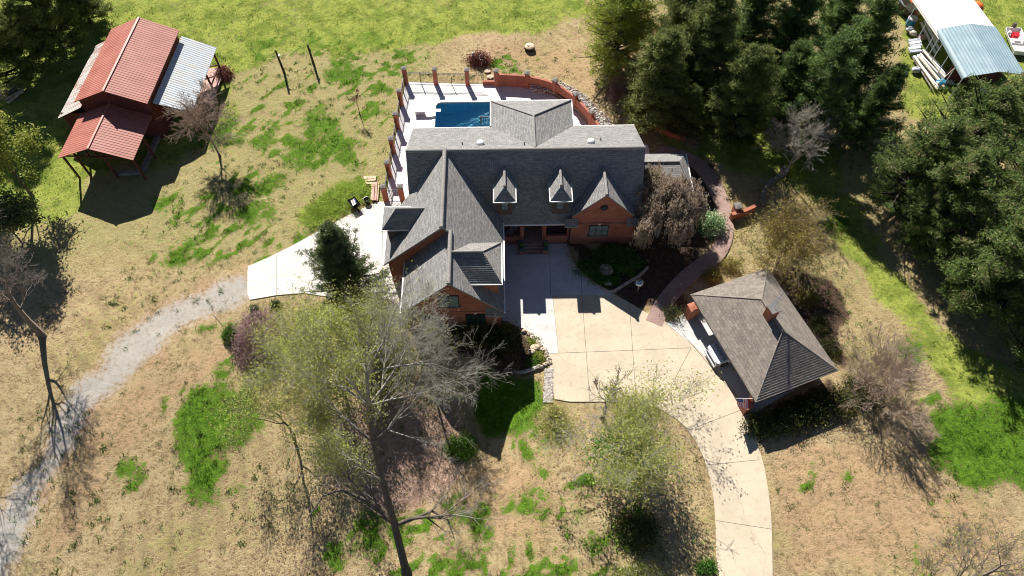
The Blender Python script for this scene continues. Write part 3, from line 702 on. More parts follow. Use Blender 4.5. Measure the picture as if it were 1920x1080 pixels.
# the right slope carries on over the lower wing
b.slab([(-5.0,-5.951,8.06),(-4.95,-10.8,7.98),(-.78,-10.8,3.6),(-.78,-5.951,3.6)], .2)
ur = b.build('wing_roof', M['shingle'], house)
b = hb(); b.tube((ux,-5.97,uz+.02),(ux,2.4,uz+.02), .19); b.build('ridge_cap', M['ridge'], ur)
b = hb(); kU = (uz-3.6)/(11.0+ux)
b.wall([(-10.7,-5.6,-.2),(-1.1,-5.6,-.2),(-1.1,-5.6,3.5),(ux,-5.6,uz-.25),(-10.7,-5.6,3.65)], (0,.25,0))
b.box(-10.7, -10.45, -5.35, -1.3, -.2, 3.6); b.box(-10.45, -8.7, -1.5, -1.3, -.2, 3.9); b.box(-1.35, -1.1, -5.35, -1.3, -.2, 3.5)
b.build('wing_wall', M['brick'], house)
# --- lower front wing
b = hb(); lx, lz = -4.98, 8.0
b.slab([(lx,-10.8,lz),(lx,-5.62,lz),(-9.2,-5.62,3.62),(-9.2,-10.8,3.62)], .2)
lr = b.build('lower_wing_roof', M['shingle'], house)
b = hb(); b.tube((lx,-10.8,lz+.02),(lx,-5.75,lz+.02), .18); b.build('ridge_cap', M['ridge'], lr)
b = hb()
b.wall([(-8.95,-10.45,-1.2),(-1.1,-10.45,-1.2),(-1.1,-10.45,3.65),(lx,-10.45,lz-.25),(-8.95,-10.45,3.65)], (0,.25,0))
b.box(-8.95, -8.7, -10.2, -5.6, -1.2, 3.6); b.box(-1.35, -1.1, -10.2, -5.6, -1.2, 3.5)
fw = b.build('lower_wing_wall', M['brick'], house)
b = hb(); b.box(-8.4, -1.6, -10.50, -10.45, 3.05, 3.18); b.box(-6.6, -6.45, -10.49, -10.45, 3.18, 5.6); b.box(-3.95, -3.8, -10.49, -10.45, 3.18, 5.6)
b.build('brick_band', M['brick'], fw)
window(house, -6.05, -4.4, 4.05, 5.75, -10.45, 2, M['pane'], rows=1)
window(house, -7.75, -6.2, .9, 2.75, -10.45, 2, M['pane_dark'])
window(house, -4.0, -2.35, .9, 2.75, -10.45, 2, M['pane_dark'])
for s, xa, xb in ((1, -2.3, -.75), (-1, -9.25, -8.1)):
    b = hb(); b.slab([(xa,-10.47,3.75),(xb,-10.47,3.75),(xb,-11.0,3.25),(xa,-11.0,3.25)], .14); b.build('eave_return', M['shingle'], house)
# --- hipped dormer on the right slope of the wing
b = hb(); yc, zr, ze, h, xe, xr = -7.78, 7.95, 6.35, 2.0, -.93, -2.4
b.slab([(-5.2,yc,zr),(xr,yc,zr),(xe,yc-h,ze),(-3.6,yc-h,ze),(-5.2,yc-h*.1,zr-.1)], .12)
b.slab([(xr,yc,zr),(-5.2,yc,zr),(-5.2,yc+h*.1,zr-.1),(-3.6,yc+h,ze),(xe,yc+h,ze)], .12)
b.slab([(xr,yc,zr),(xe,yc-h,ze),(xe,yc+h,ze)], .12)
b.build('side_dormer_roof', shingle('banded_shingle', (.17, .16, .15), (.32, .30, .27), row=.27, bs=2.4, dist=.09), house)
b = hb(); b.tube((-5.0,yc,zr+.02),(xr,yc,zr+.02), .1); b.tube((xr,yc,zr),(xe,yc-h,ze-.01), .05); b.tube((xr,yc,zr),(xe,yc+h,ze), .05)
b.build('ridge_cap', M['ridge'], house)
b = hb(); b.box(-5.0, -1.25, yc-h+.35, yc+h-.35, 3.4, ze-.05); b.build('side_dormer_wall', M['brick'], house)
b = hb(); b.bar((xe+.04,yc-h-.05,ze-.06),(xe+.04,yc+h,ze-.06), .1); b.bar((-3.5,yc-h-.05,ze-.063),(xe+.09,yc-h-.05,ze-.063), .1)
b.build('gutter', M['white'], house)
b = hb(); courses(b, (-3.75,yc-h+.02,ze), (xe,yc-h+.02,ze), (-5.1,yc-.03,zr), (xr,yc-.03,zr), 15, .045); b.build('shingle_courses', M['shingle'], house)
# --- hipped dormer on the left slope
b = hb(); yc, zr, ze, h, xe, xr = -2.7, 7.1, 5.85, 1.22, -11.0, -9.75
b.slab([(-6.9,yc,zr),(xr,yc,zr),(xe,yc-h,ze),(-8.4,yc-h,ze)], .12); b.slab([(xr,yc,zr),(-6.9,yc,zr),(-8.4,yc+h,ze),(xe,yc+h,ze)], .12); b.slab([(xr,yc,zr),(xe,yc+h,ze),(xe,yc-h,ze)], .12)
b.build('left_dormer_roof', M['shingle'], house)
b = hb(); b.tube((-7.2,yc,zr+.02),(xr,yc,zr+.02), .09); b.build('ridge_cap', M['ridge'], house)
b = hb(); b.box(-10.65, -8.0, yc-h+.3, yc+h-.3, 3.0, ze-.04); b.build('left_dormer_wall', M['brown_wall'], house)
b = hb(); b.bar((xe-.04,yc-h-.05,ze-.06),(xe-.04,yc+h+.05,ze-.06), .08); b.bar((-8.4,yc-h-.05,ze-.063),(xe-.08,yc-h-.05,ze-.063), .08); b.bar((-8.4,yc+h+.05,ze-.063),(xe-.08,yc+h+.05,ze-.063), .08)
b.build('gutter', M['white'], house)
# --- gutters of the main eaves
for pts in (((-.75,YS-.06,ZS-.1),(5.5,YS-.06,ZS-.1)), ((-.72,-1.6,3.52),(-.72,-10.85,3.52)), ((-9.27,-5.7,3.55),(-9.27,-10.85,3.55)), ((-11.07,-1.4,3.53),(-11.07,-6.0,3.53)), ((X0,YN+.06,ZN-.1),(-1.9,YN+.06,ZN-.1)), ((6.0,YN+.06,ZN-.1),(X1,YN+.06,ZN-.1))):
    b = hb(); b.bar(*pts, .11); b.build('gutter', M['white'], house)
# --- pool wing
b = hb(); ax, ay, az_ = 2.1, 6.5, 8.5; xa, xb, yb, ze = -1.76, 5.88, 11.05, 6.0
b.slab([(ax,ay,az_),(ax,2.6,az_),(xa,2.6,ze),(xa,yb,ze)], .2); b.slab([(ax,2.6,az_),(ax,ay,az_),(xb,yb,ze),(xb,2.6,ze)], .2); b.slab([(ax,ay,az_),(xa,yb,ze),(xb,yb,ze)], .2)
pw = b.build('pool_wing_roof', M['shingle'], house)
b = hb(); b.tube((ax,ay,az_+.02),(ax,2.7,az_+.02), .1); b.tube((ax,ay,az_+.02),(xa,yb,ze+.02), .07); b.tube((ax,ay,az_+.02),(xb,yb,ze+.02), .07); b.build('ridge_cap', M['ridge'], pw)
b = hb(); b.bar((xa-.05,yb+.05,ze-.06),(xa-.05,YN+.2,ze-.06), .1); b.bar((xb+.05,yb+.05,ze-.06),(xb+.05,YN+.2,ze-.06), .1); b.bar((xa-.1,yb+.06,ze-.063),(xb+.1,yb+.06,ze-.063), .1)
b.build('gutter', M['white'], house)
b = hb(); b.box(xa+.4, xb-.4, 7.35, yb-.4, -.1, ze-.1); b.build('pool_wing_wall', M['brick'], house)
b = hb(); b.slab([(-7.3,YN-.1,5.72),(-1.9,YN-.1,5.72),(-1.9,YN+.42,5.62),(-7.3,YN+.42,5.62)], .1); b.build('patio_roof', M['cream'], house)
# --- right side wing
b = hb()
b.slab([(11.2,4.4,4.5),(15.6,4.4,4.5),(16.75,1.6,3.2),(11.2,1.6,3.2)], .16); b.slab([(15.6,4.4,4.5),(11.2,4.4,4.5),(11.2,6.6,3.2),(16.75,6.6,3.2)], .16); b.slab([(15.6,4.4,4.5),(16.75,6.6,3.2),(16.75,1.6,3.2)], .16)
sw = b.build('side_wing_roof', M['shingle'], house)
b = hb(); b.tube((11.2,4.4,4.52),(15.6,4.4,4.52), .08); b.tube((15.6,4.4,4.52),(16.75,1.6,3.22), .06); b.build('ridge_cap', M['ridge'], sw)
b = hb(); b.box(11.1, 16.4, 1.95, 6.3, -.1, 3.1); b.build('side_wing_wall', M['brick'], house)
b = hb(); b.bar((16.8,1.55,3.14),(16.8,6.6,3.14), .1); b.bar((11.6,1.54,3.137),(16.85,1.54,3.137), .1); b.build('gutter', M['white'], house)
# --- roof vents
for x, y in ((-2.63, 3.64), (7.04, 3.63)):
    z = ZR-(y-YR)*.505
    b = hb(); b.lathe((x, y, z-.05), [(.2, 0), (.2, .16), (.33, .18), (.33, .26), (.2, .36), (0, .4)], 16); b.build('roof_vent', M['white'], house)
for x, y in ((-4.22, 3.7), (7.95, 4.1), (1.2, 3.4)):
    z = ZR-(y-YR)*.505
    b = hb(); b.tube((x, y, z-.1), (x, y, z+.3), .05, n=8); b.build('vent_pipe', M['dark'], house)

# ------------------------------------------------------------------ pool, its fence and wall
sp = thing('swimming_pool', 'rectangular blue swimming pool in the white deck behind the house', 'pool', HM @ Vector((-3, 15, 0)))
b = hb()
x0, x1, y0, y1 = PX0+.25, PX1-.2, PY0+.25, PY1-.25
dz = lambda x: -.6-1.2*max(0, min(1, (-2.5-x)/4.0))
N = 12
top = [(x0+.5,y1),(x0+.15,y1-.15),(x0,y1-.5),(x0,y0+.5),(x0+.15,y0+.15),(x0+.5,y0),(x1,y0),(x1,y1)]
for i in range(len(top)):
    a, c = top[i], top[(i+1) % len(top)]
    b.add([(a[0],a[1],-.02),(c[0],c[1],-.02),(c[0],c[1],dz(c[0])),(a[0],a[1],dz(a[0]))], [(3,2,1,0)])
xx = [x0+(x1-x0)*i/N for i in range(N+1)]
for i in range(N): b.add([(xx[i],y0,dz(xx[i])),(xx[i+1],y0,dz(xx[i+1])),(xx[i+1],y1,dz(xx[i+1])),(xx[i],y1,dz(xx[i]))], [(0,1,2,3)])
b.build('basin', M['tile'], sp)
b = hb()
out = [(PX0-.12,PY1+.12),(PX0-.12,PY0-.12),(PX1+.12,PY0-.12),(PX1+.12,PY1+.12)]
# coping: outer rectangle minus the pool outline, as a strip of quads
outr = [(x0+.5,PY1+.06),(PX0+.06,PY1-.05),(PX0-.06,y1-.5),(PX0-.06,y0+.5),(PX0+.06,PY0+.05),(x0+.5,PY0-.06),(PX1+.06,PY0-.06),(PX1+.06,PY1+.06)]
for i in range(8):
    j = (i+1) % 8; a, c, e, f = top[i], top[j], outr[j], outr[i]
    b.add([(a[0],a[1],.10),(c[0],c[1],.10),(e[0],e[1],.10),(f[0],f[1],.10),(a[0],a[1],-.1),(c[0],c[1],-.1),(e[0],e[1],-.1),(f[0],f[1],-.1)], [(0,1,2,3),(0,4,5,1),(2,6,7,3)])
b.build('coping', M['white'], sp)
m, t, bs = nt_new('pool_water'); t.nodes.remove(bs)
tr = nd(t, 'ShaderNodeBsdfTransparent'); gl = nd(t, 'ShaderNodeBsdfGlossy', None, Roughness=.03)
fr = nd(t, 'ShaderNodeFresnel', None, IOR=1.33)
nn = noise(t, coord(t), 1.4, 4); bm = nd(t, 'ShaderNodeBump', None, Strength=.25, Distance=.08, Height=nn)
t.links.new(bm.outputs[0], fr.inputs['Normal']); t.links.new(bm.outputs[0], gl.inputs['Normal'])
mx = nd(t, 'ShaderNodeMixShader', None, Fac=fr.outputs[0]); t.links.new(tr.outputs[0], mx.inputs[1]); t.links.new(gl.outputs[0], mx.inputs[2])
va = nd(t, 'ShaderNodeVolumeAbsorption', None, Color=(.0, .80, 1, 1), Density=.20)
t.links.new(mx.outputs[0], t.nodes['Material Output'].inputs[0]); t.links.new(va.outputs[0], t.nodes['Material Output'].inputs[1])
b = hb(); b.box(x0-.1, x1+.1, y0-.1, y1+.1, -3.0, -.12); b.build('water', m, sp)
b = hb(); b.box(-10.0, -7.2, 15.35, 15.75, .55, .62); dv = b.build('board', M['white'], thing('diving_board', 'white diving board reaching over the left edge of the pool', 'diving board', HM @ Vector((-9.4, 15.55, .06))))
b = hb(); b.box(-9.9, -8.9, 15.38, 15.72, .06, .545); b.build('stand', M['paleplastic'], bpy.data.objects[dv.parent.name])
rl = thing('pool_handrail', 'dark metal handrail beside the pool next to the roof corner', 'handrail', HM @ Vector((-2.4, 14.3, .06)))
b = hb()
for i in range(6): b.tube((-2.9+i*.22,13.95,.1),(-2.9+i*.22,13.95,1.15), .02, n=6)
b.build('baluster', M['iron'], rl)
b = hb(); b.bar((-3.0,13.95,1.15),(-1.6,13.95,1.15), .06); b.tube((-3.0,13.95,.0),(-3.0,14.75,.0), .03); b.bar((-3.0,13.95,.08),(-3.0,13.95,1.25), .09); b.build('top_rail', M['iron'], rl)

FC = 'brick pillars and walls round the pool'
def pillar(parent, p, a, hgt_=2.0, w=.42, mat='brick_wall'):
    T = Matrix.Translation(p) @ Matrix.Rotation(a, 4, 'Z')
    b = MB(T); b.box(-w/2, w/2, -w/2, w/2, -.1, hgt_); q = b.build('brick_pillar', M[mat], parent)
    b = MB(T); c = w/2+.06; b.box(-c, c, -c, c, hgt_, hgt_+.1); b.add([(-c,-c,hgt_+.1),(c,-c,hgt_+.1),(c,c,hgt_+.1),(-c,c,hgt_+.1),(0,0,hgt_+.2)], [(0,1,4),(1,2,4),(2,3,4),(3,0,4)])
    b.build('cap_stone', M['cap'], q)
def panel(parent, a, c, name='iron_panel', h=1.5, mid=True, gap=.13):
    d = (c-a); L = d.length; d.normalize(); b = MB()
    for z in (.15, h-.18, h): b.bar(a+Vector((0,0,z)), c+Vector((0,0,z)), .035)
    n = int(L/gap)
    for i in range(1, n): q = a+d*(L*i/n); b.bar(q+Vector((0,0,.1)), q+Vector((0,0,h)), .018)
    if mid: q = a+d*L/2; b.bar(q, q+Vector((0,0,h+.08)), .06)
    return b.build(name, M['iron'], parent)
leftp = [(761.5,155.6),(752.8,197),(746,240),(738,286),(731,330),(724,375)]
lp = [P(x, y, .06) for x, y in leftp]
la = math.atan2(lp[-1].y-lp[0].y, lp[-1].x-lp[0].x)+math.pi/2
fL = thing('iron_fence', 'black iron fence between brick pillars along the left side of the pool deck', 'fence', lp[3])
for p in lp: pillar(fL, p, la)
q = P(755, 375, .06); pillar(fL, q, la)
for a, c in zip(lp[:-1], lp[1:]): panel(fL, a, c)
panel(fL, lp[-1], q, 'gate', mid=False)
topp = [P(x, y, .06) for x, y in ((817.5,157),(876.7,158.5),(931,159.5))]
fT = thing('iron_fence', 'black iron fence with an open gate along the far edge of the pool deck', 'fence', topp[0])
for p in topp[:2]: pillar(fT, p, .02)
panel(fT, lp[0], topp[0]); panel(fT, topp[0], topp[1])
gm = topp[1]+(topp[2]-topp[1])*.52
panel(fT, topp[1], gm, 'gate', mid=False)
b = MB(); b.wall([gm, topp[2], topp[2]+Vector((0,0,.45)), gm+Vector((0,0,.45))], (0,.25,0)); b.build('low_wall', M['brick_wall'], fT)
wp = [(931,159.5),(988,163.5),(1039,177),(1077,203),(1107,236),(1124,262)]
wpts = [P(x, y, .06) for x, y in smooth_px(wp, 6)]
cw = thing('brick_wall', 'curved red brick garden wall with capped pillars behind the pool', 'wall', wpts[10])
L = []; Rr = []
for i, p in enumerate(wpts):
    d = (wpts[min(i+1, len(wpts)-1)]-wpts[max(i-1, 0)]).normalized(); n = Vector((-d.y, d.x, 0))*.12
    L.append(p+n); Rr.append(p-n)
b = MB(); n = len(wpts); hts = [1.55]*n
for i in range(n-1):
    for A in (L, Rr):
        b.add([A[i]-Vector((0,0,.2)), A[i+1]-Vector((0,0,.2)), A[i+1]+Vector((0,0,hts[i+1])), A[i]+Vector((0,0,hts[i]))], [(0,1,2,3) if A is Rr else (3,2,1,0)])
    b.add([L[i]+Vector((0,0,hts[i])), Rr[i]+Vector((0,0,hts[i])), Rr[i+1]+Vector((0,0,hts[i+1])), L[i+1]+Vector((0,0,hts[i+1]))], [(0,1,2,3)])
b.build('wall_face', M['brick_wall'], cw)
for i, (x, y) in enumerate(wp[:-1]):
    j = i*6; d = (wpts[min(j+1, n-1)]-wpts[max(j-1, 0)]); pillar(cw, P(x, y, .06), math.atan2(d.y, d.x), 1.95)
# river rocks heaped behind the wall
b = MB(); rr = random.Random(2); rk = smooth_px([(1008,156),(1050,160),(1080,177),(1105,197),(1130,225),(1150,252)], 8)
for x, y in rk:
    c = P(x, y, .9)
    for k in range(34):
        a = rr.uniform(0, 6.28); r = rr.uniform(0, .95); b.blob((c.x+r*math.cos(a), c.y+r*math.sin(a), .55+rr.uniform(0, .22)-.2*r), (rr.uniform(.09,.2), rr.uniform(.08,.15), .09), rr, 6, .25, 3)
tag(b.build('river_rocks', M['rock'], uv=False), kind='stuff')
b = MB(); b.prism([tuple(P(x, y, .6))[:2] for x, y in ((990,150),(1012,148),(1055,154),(1088,172),(1115,195),(1140,222),(1160,255),(1128,262),(1112,236),(1082,203),(1043,175))], -.2, .58)
tag(b.build('raised_rock_bed', M['mulch']), kind='structure')
b = MB()
for k in range(420):
    x = rr.uniform(0, 1); y = rr.uniform(0, 1); px = 1022+x*15+y*-2; py = 692+y*62
    c = P(px, py, .02); b.blob((c.x, c.y, c.z+float(terr(c.x, c.y))+.02), (rr.uniform(.07,.14), rr.uniform(.06,.12), .07), rr, 6, .25, 3)
tag(b.build('drain_rocks', M['rock'], uv=False), kind='stuff')

# ------------------------------------------------------------------ carport with hipped roof
ga = math.atan2(-.94, .342)+math.pi/2                      # long axis of the garage
gc = HM @ Vector((20.3, -12.55, 0))
GM = Matrix.Translation(gc) @ Matrix.Rotation(HA+ga, 4, 'Z')          # local -y points down-right (towards the flag), x to the lawn
cp = thing('carport', 'open brick carport with a brown hipped shingle roof and small chimney beside the driveway', 'carport', gc)
gb = lambda: MB(GM)
hx, hy, ze, zr, hr = 3.75, 5.22, 2.8, 5.48, 1.52
b = gb()
b.slab([(0,-hr,zr),(0,hr,zr),(-hx,hy,ze),(-hx,-hy,ze)], .18); b.slab([(0,hr,zr),(0,-hr,zr),(hx,-hy,ze),(hx,hy,ze)], .18)
b.slab([(0,-hr,zr),(-hx,-hy,ze),(hx,-hy,ze)], .18); b.slab([(0,hr,zr),(hx,hy,ze),(-hx,hy,ze)], .18)
gr = b.build('roof', shingle('banded_brown_shingle', (.13, .113, .097), (.25, .215, .18), row=.27, bs=2.0, dist=.075), cp)
b = gb(); courses(b, (-hx,-hy,ze), (hx,-hy,ze), (-.02,-hr,zr), (.02,-hr,zr), 23, .045); b.build('shingle_courses', M['shingle_brown'], gr)
b = gb(); b.tube((0,-hr,zr+.02),(0,hr,zr+.02), .1)
for sx, sy in ((-1,-1),(1,-1),(1,1),(-1,1)): b.tube((0,sy*hr,zr+.02),(sx*hx,sy*hy,ze-.02), .05)
b.build('ridge_cap', M['shingle_brown'], gr)
b = gb(); b.box(3.0, 3.2, -4.6, 4.6, -.1, 2.7); b.box(-1.0, 3.0, 4.4, 4.6, -.1, 2.7); b.box(-1.5, 3.0, -4.6, -4.4, -.1, 2.7); b.build('brick_wall', M['brick'], cp)
for y in (-4.5, 4.5):
    b = gb(); b.box(-3.35, -2.9, y-.22, y+.22, -.1, 2.72); b.build('brick_pillar', M['brick_wall'], cp)
b = gb(); b.box(-3.25, -3.0, -4.6, 4.6, 2.62, 2.8); b.build('beam', M['dark'], cp)
for y in (4.55, -4.75):                                    # squat outer piers at the open corners
    b = gb(); b.box(-3.95, -3.35, y-.35, y+.35, -.1, 1.75 if y > 0 else 1.2); b.add([(-4.0,y-.4,1.75 if y > 0 else 1.2),(-3.3,y-.4,1.75 if y > 0 else 1.2),(-3.3,y+.4,1.75 if y > 0 else 1.2),(-4.0,y+.4,1.75 if y > 0 else 1.2),(-3.65,y,(1.75 if y > 0 else 1.2)+.08)], [(0,1,4),(1,2,4),(2,3,4),(3,0,4)])
    b.build('corner_pier', M['brick_wall'], cp)
b = gb(); b.box(-.5, .22, -.3, .42, 4.6, 6.45); ch = b.build('chimney', M['brick'], cp)
b = gb(); b.box(-.57, .29, -.37, .49, 6.45, 6.53); b.build('chimney_cap', M['cap'], ch)
an = thing('tv_aerial', 'thin pale television aerial standing on the carport chimney', 'aerial', GM @ Vector((-.1, .1, 6.53)))
b = gb(); b.tube((-.1,.1,6.5),(-.1,.1,7.3), .025, n=6); b.build('mast', M['chrome'], an)
b = gb(); b.bar((-.9,-.1,7.3),(.9,.7,7.3), .05)
for k in range(6):
    t_ = k/5; c = Vector((-.9+1.8*t_, -.1+.8*t_, 7.3)); b.bar(c+Vector((-.15,.33,0))*(.5+.5*t_), c+Vector((.15,-.33,0))*(.5+.5*t_), .025)
b.build('boom', M['chrome'], an)

# ------------------------------------------------------------------ vehicle nosing out of the carport
cM = Matrix.Translation(GM @ Vector((-1.75, .15, .07))) @ Matrix.Rotation(math.atan2(-.342, -.94)+HA+math.pi/2, 4, 'Z')
car = thing('parked_car', 'white car with dark hood lettering nosing out from under the brown carport roof', 'car', cM @ Vector((0, 0, 0)))
kb = lambda: MB(cM)
b = kb()
prof = [(-2.3,.35),(-2.36,.75),(-2.2,.98),(-1.0,1.14),(-.35,1.72),(1.2,1.76),(2.1,1.2),(2.3,1.0),(2.3,.35)]
wf = lambda y, z: .93-(.16 if z > 1.3 else 0)-(.18 if y < -2.2 else .05 if y < -1.9 else 0)
for i in range(len(prof)-1):
    (ya, za), (yb_, zb) = prof[i], prof[i+1]; wa, wb_ = wf(ya, za), wf(yb_, zb)
    b.add([(-wa,ya,za),(wa,ya,za),(wb_,yb_,zb),(-wb_,yb_,zb)], [(0,1,2,3)])
for s in (-1, 1):
    for i in range(len(prof)-1):
        (ya, za), (yb_, zb) = prof[i], prof[i+1]
        q = [(s*wf(ya,za),ya,za),(s*wf(yb_,zb),yb_,zb),(s*.93 if yb_ > -1.9 else s*.8,yb_,.35),(s*.93 if ya > -1.9 else s*.8,ya,.35)]
        if abs(za-.35)+abs(zb-.35) > .01: b.add(q, [(0,1,2,3) if s < 0 else (3,2,1,0)])
b.add([(-.8,-2.3,.35),(.8,-2.3,.35),(.9,2.3,.35),(-.9,2.3,.35)], [(3,2,1,0)])
b.build('body', M['carpaint'], car)
b = kb(); b.box(-.62, .62, -2.40, -2.28, .5, .72); b.build('grille', M['black'], car)
b = kb(); b.box(-.82, .82, -2.48, -2.3, .3, .47); b.build('bumper', M['carpaint'], car)
for s in (-1, 1):
    b = kb(); b.box(min(s*.62, s*.86), max(s*.62, s*.86), -2.34, -2.12, .68, .86); b.build('headlight', M['dark'], car)
    for y in (-1.5, 1.45):
        b = kb(); b.tube((s*.72,y,.34),(s*.95,y,.34), .35, n=20); w = b.build('wheel', M['rubber'], car)
        b = kb(); b.tube((s*.951,y,.34),(s*.965,y,.34), .2, n=12); b.build('rim', M['chrome'], w)
    b = kb(); b.box(min(s*.94, s*1.12), max(s*.94, s*1.12), -.75, -.6, 1.1, 1.25); b.build('wing_mirror', M['black'], car)
b = kb(); b.add([(-.72,-.97,1.18),(.72,-.97,1.18),(.68,-.40,1.70),(-.68,-.40,1.70)], [(0,1,2,3)]); b.build('windscreen', M['pane_dark'], car)
tc = bpy.data.curves.new('lettering', 'FONT'); tc.body = 'ROADMASTER'; tc.size = .36; tc.align_x = 'CENTER'; tc.extrude = .004; tc.space_character = 1.0
to = bpy.data.objects.new('tmp', tc); C.objects.link(to); dg = bpy.context.evaluated_depsgraph_get(); me = bpy.data.meshes.new_from_object(to.evaluated_get(dg)); bpy.data.objects.remove(to)
wmax = max(v.co.x for v in me.vertices)-min(v.co.x for v in me.vertices)
T = cM @ Matrix.Translation((0, -1.72, 1.055)) @ Matrix.Rotation(math.atan2(.16, 1.2), 4, 'X') @ Matrix.Diagonal((1.6/wmax, 1.3, 1, 1))
for v in me.vertices: v.co = T @ v.co-BASE[car.name]
me.materials.clear(); me.name = 'hood_lettering'; link('hood_lettering', me, M['navy'], car)

# ------------------------------------------------------------------ flag at the carport corner
fp = GM @ Vector((-3.3, -4.95, 2.45))
fl = thing('flag', 'red white and blue striped flag on a slanting pole at the carport corner', 'flag', fp)
fd = (GM.to_3x3() @ Vector((-1.0, .25, .35))).normalized()
b = MB(); b.tube(fp, fp+fd*2.0, .025, n=6); b.build('pole', M['white'], fl)
b = MB(); mats = [M['flag_red'], M['white'], M['flag_blue']]; nu, nv = 13, 12
side = Vector((.12, -.12, -1)).normalized()
def fpnt(i, j):
    p = fp+fd*(1.95-1.05*i/nu)+side*(1.5*j/nv); return p+Vector((0, -1, .2))*(.09*math.sin(j*.9+i*.3)+.05*math.sin(i*.8))+Vector((.25*(j/nv), 0, 0))
for i in range(nu):
    for j in range(nv):
        b.cm = 2 if (i < 7 and j < 5) else (i % 2)
        b.add([fpnt(i, j), fpnt(i+1, j), fpnt(i+1, j+1), fpnt(i, j+1)], [(0, 1, 2, 3)])
b.cm = 1
for i in range(6):
    for j in range(4):
        c = fpnt(i+.6, j+.6)+Vector((0, -.006, .004)); b.add([c+Vector((-.02,0,0)), c+Vector((0,0,-.02)), c+Vector((.02,0,0)), c+Vector((0,0,.02))], [(0,1,2,3)])
b.build('cloth', mats, fl)

# ------------------------------------------------------------------ red barn with lean-tos
BM_ = Matrix.Translation((-39.0, 52.2, 0)) @ Matrix.Rotation(math.radians(-2.5), 4, 'Z')
barn = thing('red_barn', 'red metal roofed barn with pale lean-tos on both sides and an open front porch', 'barn', BM_ @ Vector((0, 0, 0)))
bb = lambda: MB(BM_)
b = bb(); zr, ze, w = 6.55, 5.05, 3.62
b.slab([(0,0,zr),(0,10.9,zr),(-w,10.9,ze),(-w,0,ze)], .08); b.slab([(0,10.9,zr),(0,0,zr),(w,0,ze),(w,10.9,ze)], .08)
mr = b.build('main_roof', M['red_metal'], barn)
b = bb(); b.bar((0,-.02,zr+.03),(0,10.92,zr+.03), .2, .06); b.build('ridge_cap', plain('pale_red_trim', (.44, .18, .14), .5), mr)
b = bb(); b.wall([(-3.3,.3,0),(3.3,.3,0),(3.3,.3,5.0),(0,.3,6.4),(-3.3,.3,5.0)], (0,.15,0)); b.wall([(-3.3,10.5,0),(3.3,10.5,0),(3.3,10.5,5.0),(0,10.5,6.4),(-3.3,10.5,5.0)], (0,.15,0))
b.box(-3.3,-3.15,.45,10.5,0,5.0); b.box(3.15,3.3,.45,10.5,0,5.0); b.build('barn_wall', M['red_wood'], barn)
b = bb(); x0, z0, z1 = -.35, 4.75, 3.32
b.slab([(x0,-5.75,z0),(x0,.2,z0),(x0-3.65,.2,z1),(x0-3.65,-5.75,z1)], .07); b.slab([(x0,.2,z0),(x0,-5.75,z0),(x0+3.65,-5.75,z1),(x0+3.65,.2,z1)], .07)
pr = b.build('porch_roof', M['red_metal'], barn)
b = bb(); b.bar((x0,-5.77,z0+.03),(x0,.2,z0+.03), .18, .06); b.build('ridge_cap', bpy.data.materials['pale_red_trim'], pr)
b = bb(); b.slab([(3.55,.9,4.3),(3.55,10.9,4.3),(6.75,11.1,2.75),(6.75,1.35,2.75)], .06); b.build('silver_lean_to_roof', M['silver_metal'], barn)
b = bb(); b.slab([(-3.3,.0,4.35),(-3.3,10.8,4.35),(-6.5,11.0,2.75),(-6.5,.0,2.75)], .06)
b.build('weathered_lean_to_roof', M['old_metal'], barn)
b = bb(); b.box(-6.3,-3.3,.5,.6,0,3.0); b.box(-6.3,-6.2,.6,10.5,0,2.6); b.build('lean_to_wall', M['red_wood'], barn)
for x, y, z in ((-3.8,-5.3,3.25),(-2.6,-5.2,3.7),(.1,-5.2,4.4),(2.9,-5.3,3.3),(-3.8,-2.5,3.25),(3.0,-2.5,3.3),(6.5,10.4,2.65),(6.5,7.2,2.65),(6.5,4.0,2.65),(6.5,1.2,2.65)):
    b = bb(); b.bar((x,y,0),(x,y,z), .16); b.build('post', M['red_wood'], barn)
for p0, p1 in (((-3.95,-5.35,3.2),(3.2,-5.35,3.2)),((-.35,-5.35,3.2),(-.35,-5.35,4.6)),((-1.5,-5.35,3.2),(-.35,-5.35,4.3)),((.8,-5.35,3.2),(-.35,-5.35,4.3)),
               ((6.5,1.2,2.6),(6.5,10.4,2.6)),((6.5,7.4,.9),(6.5,10.4,.9)),((3.3,8.8,1.2),(6.5,10.4,1.0)),((-.0,.28,5.1),(-.0,.28,6.3))):
    b = bb(); b.bar(p0, p1, .11); b.build('beam', M['red_wood'], barn)
b = bb(); b.box(3.35, 6.9, 5.2, 10.6, .25, .35); b.build('deck', M['deckwood'], barn)
b = bb(); b.box(-1.6, 1.2, .24, .3, 0, 2.6); b.build('barn_door', M['brown_wall'], barn)
for i, (a, c) in enumerate((((300,248),(268,320)), ((268,322),(222,325)))):
    b = MB(); p, q = P(*a, .2), P(*c, .2); b.bar(p, q, .45, .4)
    tag(b.build('timber_edging', M['greywood'], base=p, parent=None), 'long grey sleeper lying beside the barn porch' if i == 0 else 'short grey sleeper across the front of the barn porch', 'timber')
